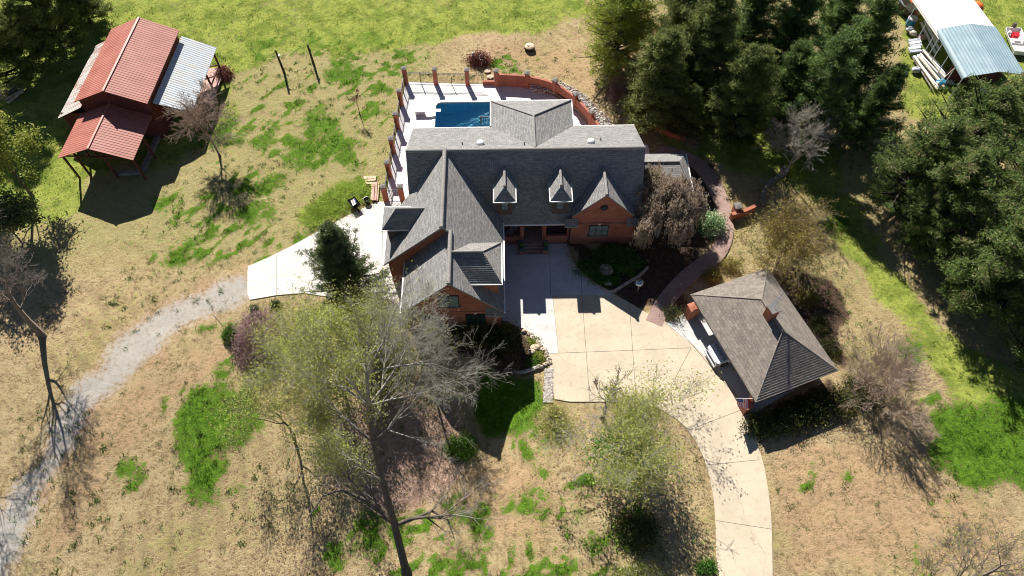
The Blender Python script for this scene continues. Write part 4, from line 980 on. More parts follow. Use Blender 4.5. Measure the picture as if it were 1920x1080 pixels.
for i, (px, py, an_) in enumerate(((296,222,.6),(308,229,.9))):
    c = P(px, py, .5)
    t_ = thing('lawn_chair', 'pale chair in the shade under the silver lean-to, %s of the pair' % ('the larger' if i == 0 else 'the smaller'), 'chair', c-Vector((0,0,.5)), 'pale chairs under the lean-to')
    T = Matrix.Translation(c-Vector((0,0,.5))) @ Matrix.Rotation(an_, 4, 'Z')
    k = 1 if i == 0 else .8
    b = MB(T); b.box(-.3*k,.3*k,-.3*k,.3*k,.38,.43); b.build('seat', M['paleplastic'], t_)
    b = MB(T); b.box(-.3*k,.3*k,.27*k,.32*k,.43,.95); b.build('backrest', M['paleplastic'], t_)
    for sx in (-1, 1):
        for sy in (-1, 1): b = MB(T); b.bar((sx*.26*k,sy*.26*k,0),(sx*.26*k,sy*.26*k,.38), .05); b.build('leg', M['paleplastic'], t_)

# ------------------------------------------------------------------ metal carports at the far right
KM = Matrix.Translation((50.2, 57.2, 0)) @ Matrix.Rotation(math.radians(2.5), 4, 'Z')
def metal_carport(nm, label, Mx, w, L, zr, ze, mat, wallmat=None):
    r = thing(nm, label, 'carport', Mx @ Vector((0, 0, 0)))
    b = MB(Mx); pf = [(-w,ze-.25),(-w+.06,ze-.02),(-w+.3,ze+.12),(0,zr),(w-.3,ze+.12),(w-.06,ze-.02),(w,ze-.25)]
    for i in range(6):
        (xa, za), (xb, zb) = pf[i], pf[i+1]; b.slab([(xa,0,za),(xa,L,za),(xb,L,zb),(xb,0,zb)], .05)
    b.build('roof', mat, r)
    n = 4
    for i in range(n+1):
        y = .1+(L-.2)*i/n
        for s in (-1, 1): b = MB(Mx); b.bar((s*(w-.05),y,0),(s*(w-.05),y,ze-.1), .07); b.build('post', M['paleplastic'], r)
        b = MB(Mx); b.bar((-w+.1,y,ze-.05),(0,y,zr-.1), .06); b.bar((w-.1,y,ze-.05),(0,y,zr-.1), .06); b.build('rafter', M['paleplastic'], r)
    return r
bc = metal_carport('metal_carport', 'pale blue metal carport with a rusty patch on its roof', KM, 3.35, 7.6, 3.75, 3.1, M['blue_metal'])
for s in (-1,):
    for (y0, y1) in ((.1, 1.6), (2.0, 3.2)):
        b = MB(KM); b.bar((-3.3,y0,2.6),(-4.2,y0-1.1 if y0 < 1 else y0,0), .06); b.build('brace', M['cream'], bc)
b = MB(KM); b.box(-3.1,3.1,2.6,2.7,0,2.9); b.build('back_wall', M['red_wood'], bc)
b = MB(KM); b.box(-.2,1.0,.75,.88,.1,1.2); b.build('board', M['paleplastic'], bc)
KW = Matrix.Translation((49.95, 64.0, 0)) @ Matrix.Rotation(math.radians(7.4), 4, 'Z')
metal_carport('metal_carport', 'bright white metal carport behind the pale blue one', KW, 3.4, 11.5, 3.7, 2.95, M['white_metal'])
b = MB(); a = Vector((53.8, 70.6, 0)); b.lathe(a, [(.0,.5),(.5,.6),(.8,1.0),(.85,1.5),(.6,1.9),(0,2.0)], 14); tag(b.build('orange_float', M['orange'], base=a), 'orange edge showing behind the white carport roof', 'tarp')

# ---- things lying about beside the carports
def fr(p, a): return Matrix.Translation(p) @ Matrix.Rotation(a, 4, 'Z')
def gpt(x, y, z=0.0): q = G(x, y); q.z += z; return q
p = gpt(1705, 47)
t_ = thing('plastic_drum', 'blue plastic drum with a pale lid beside the white carport', 'drum', p)
b = MB(); b.lathe(p, [(.42,0),(.5,.1),(.52,.45),(.5,.85),(.5,.9)], 18); b.build('barrel', M['plastic_blue'], t_)
b = MB(); b.lathe(p, [(.53,.88),(.53,.96),(.3,1.0),(0,1.0)], 18); b.build('lid', M['paleplastic'], t_)
for i, (x, y, a, mt, lb) in enumerate(((1700,22,.5,'paleplastic','pale lidded dark bin nearest the white carport corner'), (1688,12,.5,'greyplastic','grey lidded dark bin at the edge of the pines, beside the pale lidded one'))):
    p = gpt(x, y+8); t_ = thing('wheelie_bin', lb, 'bin', p, 'bins beside the white carport')
    b = MB(fr(p, a)); b.add([(-.4,-.35,.1),(.4,-.35,.1),(.4,.35,.1),(-.4,.35,.1),(-.55,-.5,1.15),(.55,-.5,1.15),(.55,.5,1.15),(-.55,.5,1.15)], [(0,3,2,1),(4,5,6,7),(0,1,5,4),(1,2,6,5),(2,3,7,6),(3,0,4,7)]); b.build('bin_body', M['black'], t_)
    b = MB(fr(p, a)); b.slab([(-.62,-.58,1.15),(.62,-.58,1.15),(.62,.5,1.32),(-.62,.5,1.32)], .08); b.build('lid', M[mt], t_)
    for s in (-1, 1): b = MB(fr(p, a)); b.tube((s*.42,.4,.13),(s*.5,.4,.13), .13, n=12); b.build('wheel', M['rubber'], t_)
p = gpt(1707, 6); t_ = thing('inflatable_boat', 'orange and yellow tub at the top edge beside the white carport', 'tub', p)
b = MB(); b.lathe(p, [(.5,0),(.8,.15),(.95,.5),(1.0,.55),(.85,.5),(.7,.2),(0,.15)], 18); b.build('tub_shell', M['orange'], t_)
b = MB(); b.lathe(p, [(.9,.56),(1.0,.6),(1.02,.66),(.9,.62)], 18); b.build('rim', M['yellow'], t_)
rj = random.Random(11)
for i, (x, y) in enumerate(((1711,22),(1713,28),(1716,30))):
    p = gpt(x, y); b = MB(); b.blob(p+Vector((0,0,.25)), (.38,.3,.28), rj, 8, .15, 5)
    tag(b.build('feed_sack', M[('white','orange','deckwood')[i]], base=p), ('white round bundle by the bins', 'small orange bundle between bins and carport', 'pinkish bundle beside the orange one')[i], 'bundle')
# long boards and pipes
def plank(name, a, c, w, h, mat, label, group, z=.1, cat='board'):
    p, q = gpt(*a, z), gpt(*c, z); b = MB(); b.bar(p, q, w, h); return tag(b.build(name, mat, base=p), label, cat, group)
plank('long_board', (1724,46),(1752,104), .3, .12, M['white'], 'wide white board lying along the white carport, left of the pair', 'long white boards by the carport', .3)
plank('long_board', (1731,44),(1758,98), .3, .12, M['white'], 'wide white board lying along the white carport, right of the pair', 'long white boards by the carport', .35)
plank('short_board', (1737,56),(1748,70), .2, .1, M['white'], 'short white board nearest the white carport posts', 'short boards at the carport', .2)
plank('short_board', (1749,71),(1758,82), .2, .1, M['white'], 'short white board just below another one by the carport posts', 'short boards at the carport', .2)
ORD = ['leftmost','second from the left','third from the left','fourth from the left','fourth from the right','third from the right','second from the right','rightmost']
for k in range(16):
    o = (k % 8)*3.4; lay = k//8; x0 = 1708+o*.85+rj.uniform(-3,3)+lay*4; y0 = 114-o*.7+rj.uniform(-4,4)+lay*4
    x1 = x0+40+o*.6+rj.uniform(-4,4); y1 = y0+58+rj.uniform(-5,3)
    p, q = gpt(x0, y0, .25+.22*lay+rj.uniform(0,.06)), gpt(x1, y1, .2+.22*lay)
    b = MB(); m_ = M[rj.choice(['white','oldwood','white','cream','greywood'])]
    if k % 3: b.bar(p, q, rj.uniform(.14,.3), .09)
    else: b.tube(p, q, .09, n=8)
    tag(b.build('salvaged_board' if k % 3 else 'pipe', m_, base=p), ('%s, %s layer of the heap by the blue carport, %s' % (('weathered board' if k % 3 else 'pale pipe'), ('lower','upper')[lay], ORD[k % 8])), 'board' if k % 3 else 'pipe', 'heap of boards and pipes beside the carports')
for k in range(5):
    x0 = 1702+rj.uniform(-2,2); y0 = 82+k*5; p, q = gpt(x0, y0, .35), gpt(x0+22, y0-2+rj.uniform(-2,2), .35)
    b = MB(); b.bar(p, q, .34, .2); tag(b.build('folded_sheet', M[('paleplastic','white')[k % 2]], base=p), 'pale bluish sheet at the upper end of the board heap, %s' % ('topmost in the photo','second from the top','middle one of five','second from the bottom','bottom one')[k], 'sheet', 'stack of pale sheets')
for i, (x, y, r, mt, lb) in enumerate(((1716,135,.42,'paleplastic','round pale tank lying on the grass left of the board heap'), (1762,160,.5,'plastic_blue','crumpled blue tarp bundle at the lower end of the board heap'),
        (1704,60,.45,'greyplastic','grey crumpled bundle below the blue drum'), (1710,66,.4,'oldwood','tan sack just below the grey bundle'), (1727,74,.4,'deckwood','pink brown bundle between the long boards and the sheet stack'))):
    p = gpt(x, y); b = MB(); b.blob(p+Vector((0,0,r*.7)), (r*1.2,r,r*.75), rj, 9, .14, 5)
    tag(b.build('bundle', M[mt], base=p), lb, 'bundle')
# jon boat
bo = thing('small_boat', 'white flat boat with a red crate and an outboard motor right of the blue carport', 'boat', gpt(1902, 82))
bM = fr(gpt(1902, 84), math.radians(-7)); L2 = 2.0
b = MB(bM)
secs = [(-2.0,.85,.75),(-1.0,.9,.72),(1.0,.9,.7),(2.0,.8,.75)]
for i in range(3):
    (ya, wa, za), (yb_, wb_, zb) = secs[i], secs[i+1]
    for s in (-1, 1):
        b.wall([(s*wa,ya,za),(s*wb_,yb_,zb),(s*wb_*.8,yb_,.25),(s*wa*.8,ya,.25)], (s*.06,0,0))
    b.add([(-wa*.8,ya,.25),(wa*.8,ya,.25),(wb_*.8,yb_,.25),(-wb_*.8,yb_,.25)], [(0,1,2,3)])
b.box(-.85,.85,-2.06,-1.98,.25,.75); b.box(-.8,.8,1.98,2.06,.25,.78)
b.build('hull', M['white'], bo)
for y in (-1.1, .1):
    b = MB(bM); b.box(-.8,.8,y-.18,y+.18,.55,.62); b.build('thwart', M['white'], bo)
b = MB(bM); b.box(-.15,.15,2.05,2.35,.6,1.2); b.tube((0,2.2,0),(0,2.2,.7), .08); b.build('outboard_motor', M['brown_wall'], bo)
p = bM @ Vector((.0, .9, .26)); t_ = thing('red_crate', 'red crate standing in the small white boat', 'crate', p)
b = MB(bM); b.box(-.3,.3,.6,1.2,.27,.72); b.build('crate_body', M['plastic_red'], t_); b = MB(bM); b.box(-.33,.33,.57,1.23,.72,.8); b.build('lid', M['plastic_red'], t_)
p = bM @ Vector((-.5, 1.4, .26)); t_ = thing('white_bucket', 'white bucket in the boat beside the red crate', 'bucket', p)
b = MB(); b.lathe(p, [(.14,0),(.18,.4),(.16,.4),(.13,.03),(0,.03)], 14); b.build('bucket_body', M['white'], t_)
b = MB(); b.tube(p+Vector((-.17,0,.4)), p+Vector((0,0,.52)), .01, n=5); b.tube(p+Vector((.17,0,.4)), p+Vector((0,0,.52)), .01, n=5); b.build('handle', M['chrome'], t_)

# ------------------------------------------------------------------ small things about the yard
for i, (a, h_, lb) in enumerate((((533,136), 3.0, 'tall dark wooden field post with a white cup, left of the pair'), ((588.5,121), 2.7, 'tall dark wooden post in the field, right of the pair'))):
    p = gpt(*a); t_ = thing('wooden_post', lb, 'post', p, 'pair of tall posts in the field')
    b = MB(); b.tube(p-Vector((0,0,.1)), p+Vector((-.12 if i == 0 else -.05,0,h_)), .14, .10, n=9); b.build('post', M['postwood'], t_)
    b = MB(); b.box(p.x-.02, p.x+.16, p.y-.09, p.y+.09, h_-.75, h_-.6); b.build('insulator', M['white'] if i == 0 else M['postwood'], t_)
p = gpt(993, 92); t_ = thing('tree_stump', 'broad pale cut tree stump on the dry grass beyond the pool wall', 'stump', p)
b = MB(); rj = random.Random(4); b.blob(p+Vector((0,0,.12)), (.62,.5,.34), rj, 14, .12, 6); b.build('trunk_base', M['bark_dark'], t_)
b = MB(); b.lathe(p+Vector((0,0,.38)), [(.58,.0),(.56,.06),(0,.07)], 14); b.build('cut_face', M['cutwood'], t_)
for i, (x, y, r, lb) in enumerate(((914,134,.38,'flat pale stepping stone by the gate, nearer the red leaved shrub'), (919,144,.4,'flat pale stepping stone just outside the iron gate'))):
    p = gpt(x, y); b = MB(); b.blob(p+Vector((0,0,.03)), (r,r*.8,.08), rj, 9, .1, 4); tag(b.build('stepping_stone', M['cutwood'], base=p), lb, 'stone', 'stepping stones by the gate')
def chair_iron(x, y, rz, lb):
    p = gpt(x, y); t_ = thing('garden_chair', lb, 'chair', p); T = fr(p, rz)
    b = MB(T); b.lathe((0,0,0), [(0,.45),(.27,.45),(.27,.49),(0,.49)], 14)
    b.build('seat', M['greyplastic'], t_)
    b = MB(T)
    for k in range(9):
        a = math.pi*(k/8); b.bar((.28*math.cos(a),.28,.5+.6*math.sin(a)),(.28*math.cos(a+.39),.28,.5+.6*math.sin(a+.39)) if k < 8 else (-.28,.28,.5), .05)
    b.bar((0,.28,.5),(0,.28,1.1), .05); b.build('backrest', M['white'], t_)
    for sx in (-1, 1):
        for sy in (-1, 1): b = MB(T); b.bar((sx*.2,sy*.2,.45),(sx*.3,sy*.3,0), .05); b.build('leg', M['white'], t_)
    b = MB(T); b.bar((-.3,.25,.75),(-.3,-.2,.75), .05); b.bar((.3,.25,.75),(.3,-.2,.75), .05); b.build('armrest', M['white'], t_)
chair_iron(905, 119, .5, 'white framed garden chair in front of the red leaved shrub')
p = gpt(887, 113); t_ = thing('garden_statue', 'small white garden ornament at the left side of the red leaved shrub', 'statue', p)
b = MB(); b.lathe(p, [(.22,0),(.2,.12),(.1,.16),(.09,.4),(.2,.55),(.17,.72),(.08,.78)], 12); b.build('pedestal', M['white'], t_)
b = MB(); b.blob(p+Vector((0,0,.9)), (.14,.14,.16), rj, 9, .05, 6); b.build('finial', M['white'], t_)
# stacked boards beside the left fence
for k in range(6):
    x, y = 682+k*1.0, 333+k*2.6; p, q = gpt(x, y, .08+.05*(k % 2)), gpt(x+23-k, y-2+rj.uniform(-2,3), .08+.05*(k % 2))
    b = MB(); b.bar(p, q, .2, .06); tag(b.build('scrap_board', M['cutwood'], base=p), 'pale board in the small loose pile left of the fence, %s' % ('topmost','second from the top','third from the top','fourth from the top','fifth from the top','lowest')[k], 'board', 'small pile of boards left of the pool fence')
for k in range(5):
    x = 699+k*2.6; p, q = gpt(x, 346+rj.uniform(-2,2), .12+.12*(k % 2)), gpt(x-2, 377+rj.uniform(-3,3), .12+.12*(k % 2))
    b = MB(); b.bar(p, q, .2, .14); tag(b.build('timber_length', M['deckwood' if k % 2 else 'cutwood'], base=p), 'pinkish timber in the bundle lying along the pool fence, %s' % ('leftmost','second from the left','middle one','second from the right','rightmost')[k], 'timber', 'bundle of timber lying along the pool fence')
p = gpt(666, 388); t_ = thing('wheelbarrow', 'small dark cart loaded with pink and white scraps at the edge of the concrete pad', 'cart', p); T = fr(p, .6)
b = MB(T); b.add([(-.3,-.45,.35),(.3,-.45,.35),(.3,.45,.35),(-.3,.45,.35),(-.42,-.6,.7),(.42,-.6,.7),(.42,.6,.7),(-.42,.6,.7)], [(0,3,2,1),(0,1,5,4),(1,2,6,5),(2,3,7,6),(3,0,4,7),(0,1,2,3)]); b.build('tray', M['black'], t_)
b = MB(T); b.tube((-.05,-.75,.2),(.05,-.75,.2), .2, n=14); b.build('wheel', M['rubber'], t_)
for s in (-1, 1): b = MB(T); b.bar((s*.25,-.7,.25),(s*.35,1.15,.7), .05); b.build('handle', M['black'], t_)
for k in range(4): b = MB(T); b.bar((-.2+k*.1,-.3,.62+.03*k),(-.1+k*.12,.35,.68+.03*k), .1, .06); tag(b.build('scrap', M[('white','deckwood','white','flag_blue')[k]], base=T @ Vector((0,0,.6))), ('white scrap at the left of the small dark cart','pink scrap in the small dark cart','white scrap right of the pink one in the small dark cart','dark blue scrap at the right of the small cart')[k], 'scrap', 'scraps in the dark cart')
p = gpt(689, 380); b = MB(); b.lathe(p, [(.22,0),(.3,.5),(.33,.55),(.27,.5),(.2,.1),(0,.1)], 14); tag(b.build('plant_pot', M['black'], base=p), 'empty black plant pot between the cart and the timber bundle', 'pot')
p = gpt(741, 383); b = MB(); b.lathe(P(755.5+5, 371, .06), [(.0,.0),(.2,.0),(.28,.4),(.22,.4),(0,.3)], 12)
# kettle grill in the shade
p = gpt(1196, 539); t_ = thing('kettle_grill', 'round black kettle grill standing in the shade beside the brick walkway', 'grill', p)
b = MB(); b.lathe(p, [(0,.5),(.25,.53),(.38,.66),(.42,.8)], 20); b.build('bowl', M['black'], t_)
b = MB(); b.lathe(p, [(.43,.8),(.40,.95),(.25,1.08),(0,1.12)], 20); l_ = b.build('lid', M['chrome'], t_)
b = MB(); b.bar(p+Vector((-.12,0,1.15)), p+Vector((.12,0,1.15)), .04); b.build('handle', M['black'], l_)
for k in range(3): a = k*2.09+.4; b = MB(); b.bar(p+Vector((.15*math.cos(a),.15*math.sin(a),.55)), p+Vector((.42*math.cos(a),.42*math.sin(a),0)), .035); b.build('leg', M['chrome'], t_)
# porch lounger and pots
T = HM @ Matrix.Translation((-.05, -.55, .55)) @ Matrix.Rotation(math.radians(-38), 4, 'Z'); t_ = thing('lounge_chair', 'white slatted lounge chair at the left end of the porch', 'chair', T @ Vector((0, 0, 0)))
b = MB(T)
for k in range(5): b.box(-.3, .3, -.55+k*.22, -.42+k*.22, .36, .40)
b.build('seat', M['white'], t_)
b = MB(T)
for k in range(3): b.add([(-.3,.55+.1*k,.4+.17*k),(.3,.55+.1*k,.4+.17*k),(.3,.61+.1*k,.5+.17*k),(-.3,.61+.1*k,.5+.17*k)], [(0,1,2,3)])
b.build('backrest', M['white'], t_)
for sx in (-1, 1):
    for sy in (-1, 1): b = MB(T); b.bar((sx*.28,sy*.5,0),(sx*.28,sy*.5,.37), .05); b.build('leg', M['white'], t_)
for i, xc in enumerate((.83, 3.07)):
    p = HM @ Vector((xc, -2.3, .7)); t_ = thing('planter', 'dark round planter on the %s pier of the porch steps' % ('left' if i == 0 else 'right'), 'planter', p, 'planters on the step piers')
    b = MB(); b.lathe(p, [(.12,0),(.2,.25),(.22,.3),(.17,.28),(0,.25)], 14); b.build('pot', M['black'], t_)
    b = MB(); b.blob(p+Vector((0,0,.38)), (.2,.2,.16), rj, 9, .25, 5); b.build('foliage', M['bed_leaf'], t_)
# low garden walls to the right of the house
def low_wall(px, name, label, h, w, mat, k=5):
    c = [P(x, y, 0) for x, y in smooth_px(px, k)]; t_ = thing(name, label, 'wall', c[0]); b = MB(); L = []; R = []
    for i, p in enumerate(c):
        d = (c[min(i+1, len(c)-1)]-c[max(i-1, 0)]).normalized(); n = Vector((-d.y, d.x, 0))*w/2; L.append(p+n); R.append(p-n)
    n = len(c); U = Vector((0, 0, h)); Dn = Vector((0, 0, -.2))
    b.add([q+Dn for q in L]+[q+Dn for q in R]+[q+U for q in L]+[q+U for q in R],
          [f for i in range(n-1) for f in ((i, i+1, 2*n+i+1, 2*n+i), (n+i+1, n+i, 3*n+i, 3*n+i+1), (2*n+i, 2*n+i+1, 3*n+i+1, 3*n+i))]+[(0, 2*n, 3*n, n), (n-1, 2*n-1, 4*n-1, 3*n-1)])
    b.build('wall_face', mat, t_); return t_
low_wall([(1210,212),(1222,232),(1243,248),(1268,258),(1284,261)], 'garden_wall', 'low curved brick garden wall under the cedar trees', .55, .3, M['brick_wall'])
tw = low_wall([(1368,412),(1392,405),(1412,396)], 'garden_wall', 'short brick wall beside the variegated bush and walkway', .9, .35, M['brick_wall'])
pillar(tw, P(1378, 400, 0), .2, 1.1, .6, 'brick_wall')
ts = low_wall([(1430,388),(1428,370),(1438,350),(1456,336),(1470,330)], 'garden_wall', 'curved low stone wall ending in a capped pillar below the pale bare tree', .5, .35, M['greywood'])
pillar(ts, P(1466, 329, 0), .6, .9, .55, 'stone')
b = MB(); rk2 = random.Random(9)
bed = thing('rock_bed', 'small raised bed edged with flat rocks at the corner of the driveway', 'rock bed', P(985, 640, .0))
for i, (x, y) in enumerate(smooth_px([(984,620),(995,628),(1006,640),(1017,653),(1025,668),(1028,682),(1012,688)], 3)):
    c = P(x, y, .0); b = MB(); b.blob(c+Vector((rk2.uniform(-.1,.1), rk2.uniform(-.1,.1), .03)), (rk2.uniform(.2,.34), rk2.uniform(.16,.26), rk2.uniform(.16,.26)), rk2, 7, .2, 4); b.build('rock', M['stone'], bed)
for x, y, r in ((1003,652,.5),(998,660,.34)): c = P(x, y, .0); b = MB(); b.blob(c+Vector((0,0,.1)), (r,r*.7,.18), rk2, 8, .18, 4); b.build('rock', M['cutwood'], bed)
rim = thing('rock_edging', 'arc of grey rocks in the shade below the raised bed', 'rocks', G(985, 695))
for x, y in smooth_px([(950,690),(965,697),(980,698),(997,693),(1010,688)], 4): c = G(x, y); b = MB(); b.blob(c+Vector((0,0,.06)), (.26,.18,.18), rk2, 7, .2, 4); b.build('rock', M['rock'], rim)
fd_ = thing('stone_fountain', 'small round stone basin among the green plants of the front bed', 'basin', P(1136, 508, 0)); p = P(1136, 508, 0)
b = MB(); b.lathe(p, [(.6,0),(.65,.25),(.5,.3),(.42,.18),(0,.15)], 10); b.build('basin', M['stone'], fd_); b = MB(); b.lathe(p, [(.12,.15),(.1,.5),(.18,.55),(0,.6)], 8); b.build('spout', M['stone'], fd_)
p = P(1140, 533, 0); b = MB(); b.blob(p+Vector((0,0,.1)), (.35,.25,.25), rk2, 8, .15, 5); tag(b.build('boulder', M['stone'], base=p), 'pale boulder at the lower point of the front flower bed', 'boulder')

# ==VEG==

# ------------------------------------------------------------------ vegetation builders
def unit(v): return v/np.maximum(np.linalg.norm(v, axis=-1, keepdims=True), 1e-9)
def leaves(rg, cen, size, asp=.45, up=.6, droop=0.0):
    """rhombic leaf faces: centres (n,3); returns verts, faces"""
    n = len(cen); nrm = unit(rg.normal(size=(n, 3))+np.array([0, 0, up]))
    a = unit(np.cross(nrm, rg.normal(size=(n, 3))))
    if droop: a = unit(a*(1-droop)+np.array([0, 0, -droop])); nrm = unit(np.cross(a, rg.normal(size=(n, 3))))
    b = np.cross(nrm, a); s = (size*rg.uniform(.6, 1.3, (n, 1)))/2
    V_ = np.stack([cen+a*s, cen+b*s*asp, cen-a*s, cen-b*s*asp], 1).reshape(-1, 3)
    return V_, np.arange(4*n).reshape(n, 4)
def tubes(seg, k=5):
    """seg: list of (p0,p1,r0,r1); returns verts, faces"""
    p0 = np.array([s[0] for s in seg]); p1 = np.array([s[1] for s in seg]); r0 = np.array([s[2] for s in seg]); r1 = np.array([s[3] for s in seg])
    d = unit(p1-p0); h = np.where(np.abs(d[:, 2:3]) > .9, np.array([[1., 0, 0]]), np.array([[0, 0, 1.]]))
    a = unit(np.cross(d, h)); b = np.cross(d, a); V_ = []
    for p, r in ((p0, r0), (p1, r1)):
        for i in range(k):
            t = 2*math.pi*i/k; V_.append(p+(a*math.cos(t)+b*math.sin(t))*r[:, None])
    V_ = np.stack(V_, 1); n = len(seg)
    f = np.array([(i, (i+1) % k, (i+1) % k+k, i+k) for i in range(k)])
    return V_.reshape(-1, 3), (np.arange(n)[:, None, None]*2*k+f[None]).reshape(-1, 4)
def reg(root, *kids): KIDS[root.name] = list(kids); return root
def tree_obj(name, label, cat, base, V1, F1, m1, V2=None, F2=None, m2=None, group=None, n1='trunk', n2='crown'):
    r = thing(name, label, cat, (0, 0, 0), group); BASE[r.name] = Vector((0, 0, 0))
    k = [mesh_np(n1, V1, F1, m1, r)]
    if V2 is not None and len(V2): k.append(mesh_np(n2, V2, F2, m2, r))
    r.location = base
    return reg(r, *k)

def conifer(seed, H, R, nb=150, cl=4, lf=34, size=.34, prof=None, open_=.0, droop=.0, thick=.5, var=(.72, 1.12)):
    rg = np.random.default_rng(seed); seg = []; cens = []
    prof = prof or (lambda t: (1-t)**.75*(.35+.65*min(1, t*6)))
    lean = rg.normal(0, .02, 2); P_ = lambda z: np.array([lean[0]*z, lean[1]*z, z])
    for i in range(8):
        za, zb = H*i/8, H*(i+1)/8; seg.append((P_(za), P_(zb), .018*H*(1-za/H)+.03, .018*H*(1-zb/H)+.02))
    lob = rg.uniform(0, 6.28, 3); la = rg.uniform(.08, .22, 3)
    for i in range(nb):
        t = (i+rg.random())/nb; t = .08+.9*t; z = H*t; az = rg.uniform(0, 6.28)
        q = 1+sum(la[j]*math.sin((j+2)*az+lob[j]+t*3*(j+1)) for j in range(3))
        L = R*prof(t)*q*rg.uniform(*var)+.3
        if rg.random() < open_: L *= .45
        d = np.array([math.cos(az), math.sin(az), rg.uniform(.05, .35)+.5*t-droop]); d = d/np.linalg.norm(d)
        p = P_(z-.05*H); mid = p+d*L*.55; end = mid+(d+np.array([0, 0, .25]))*L*.45
        r = .012*L+.015; seg += [(p, mid, r*1.6, r), (mid, end, r, .008)]
        for c in range(cl):
            u = .35+.65*(c+rg.random())/cl; q = (p+(mid-p)*u/.55) if u < .55 else mid+(end-mid)*(u-.55)/.45
            q = q+rg.normal(0, .12*L*.5, 3)*np.array([1, 1, .4])
            w = thick*rg.uniform(.6, 1.25)
            cens.append(q+rg.normal(0, 1, (lf, 3))*np.array([w, w, w*.5])*.62)
    V2, F2 = leaves(rg, np.concatenate(cens), size, .2, .9)
    V1, F1 = tubes(seg, 5)
    return V1, F1, V2, F2

def branchy(seed, pts, depth=5, L=4.0, r=.25, spread=.75, nb=(3, 5), ratio=.68, wob=.16, trop=.06, start=.45, forks=None, minr=.010, keep=1.0, prob=.95, rfac=.55):
    """pts: trunk polyline (first = base at origin); grows limbs off its upper part; returns segments and twig tips"""
    rg = np.random.default_rng(seed); seg = []; tips = []
    def rec(p, d, L, r, dep):
        n = 3 if dep > 1 else 2; nodes = []
        for i in range(n):
            d = unit(d+rg.normal(0, wob, 3)+np.array([0, 0, trop])); q = p+d*L/n
            ra = r*(1-.5*i/n); rb = r*(1-.5*(i+1)/n); seg.append((p, q, max(ra, minr), max(rb, minr*.8))); nodes.append((q, d, rb)); p = q
        if dep <= 1:
            tips.append((p, d)); return
        k = int(rg.integers(nb[0], nb[1]+1))
        for j in range(k):
            q, dd, rr = nodes[min(n-1, int(rg.integers(0, n)) if j else n-1)]
            if j and rg.random() > prob: continue
            a = unit(np.cross(dd, rg.normal(size=3))); s = spread*rg.uniform(.5, 1.25) if j else spread*.3
            nd_ = unit(dd*math.cos(s)+a*math.sin(s)); rec(q, nd_, L*ratio*rg.uniform(.75, 1.2), rr*(rfac+.15 if j == 0 else rfac)*1.0+.002, dep-1)
    pts = [np.array(p, float) for p in pts]; n = len(pts)-1
    for i in range(n):
        ra = r*(1-.6*i/n); rb = r*(1-.6*(i+1)/n)
        if i == 0: seg.append((pts[0]-np.array([0, 0, .3]), pts[0]+(pts[1]-pts[0])*.15, ra*1.6, ra*1.05)); seg.append((pts[0]+(pts[1]-pts[0])*.15, pts[1], ra*1.05, rb))
        else: seg.append((pts[i], pts[i+1], ra, rb))
    for (i, dvec, l, rr) in (forks or []): rec(pts[i], unit(np.array(dvec, float)), l, rr, depth)
    tot = max(1, int(10*(1-start)))
    for j in range(tot):
        t = start+(1-start)*(j+.5)/tot; x = t*n; i = min(n-1, int(x)); p = pts[i]+(pts[i+1]-pts[i])*(x-i)
        td = unit(pts[i+1]-pts[i]); az = j*2.4+rg.uniform(0, .8); o = np.array([math.cos(az), math.sin(az), 0])
        s = spread*(1.25-.7*t); rec(p, unit(td*math.cos(s)+o*math.sin(s)), L*rg.uniform(.75, 1.1)*(1.15-.4*t), r*(1-.6*t)*rfac, depth)
    rec(pts[-1], unit(pts[-1]-pts[-2]), L*.9, r*.4, depth)
    return seg, tips
def tip_leaves(rg, tips, n, size, sp=.25, frac=1.0, asp=.5, up=.4, back=.0):
    P0 = np.array([t[0] for t in tips]); D0 = np.array([t[1] for t in tips])
    if frac < 1: k = rg.random(len(P0)) < frac; P0 = P0[k]; D0 = D0[k]
    c = np.repeat(P0, n, 0)-np.repeat(D0, n, 0)*rg.uniform(0, back, (len(P0)*n, 1))+rg.normal(0, sp, (len(P0)*n, 3))
    return leaves(rg, c, size, asp, up)
def ball_leaves(rg, n, r, size, clumps=60, asp=.5, up=.5, crad=.28, droop=0.0, zmin=-.25):
    """shrub: leaves in clumps over an ellipsoid of radii r sitting on the ground"""
    d = unit(rg.normal(size=(clumps, 3))); d[:, 2] = np.abs(d[:, 2])*1.0+zmin; c = d*np.array(r)*rg.uniform(.62, 1.0, (clumps, 1)); c[:, 2] = np.maximum(c[:, 2], .05)
    k = n//clumps; w = rg.uniform(.6, 1.3, (clumps, 1))
    cc = np.repeat(c, k, 0)+rg.normal(0, 1, (clumps*k, 3))*np.array(r)*crad*np.repeat(w, k, 0); cc[:, 2] = np.maximum(cc[:, 2], .03)
    return leaves(rg, cc, size, asp, up, droop)
def stems(rg, n, r, h, k=3, rad=.015):
    seg = []
    for i in range(n):
        a = rg.uniform(0, 6.28); q = np.array([math.cos(a)*r[0]*rg.uniform(.2, .9), math.sin(a)*r[1]*rg.uniform(.2, .9), h*rg.uniform(.6, 1)])
        p0 = np.array([math.cos(a)*.12, math.sin(a)*.12, 0]); m_ = (p0+q)/2+rg.normal(0, .08, 3)+np.array([0, 0, .1*h]); seg += [(p0, m_, rad*1.6, rad), (m_, q, rad, rad*.5)]
    return tubes(seg, k)
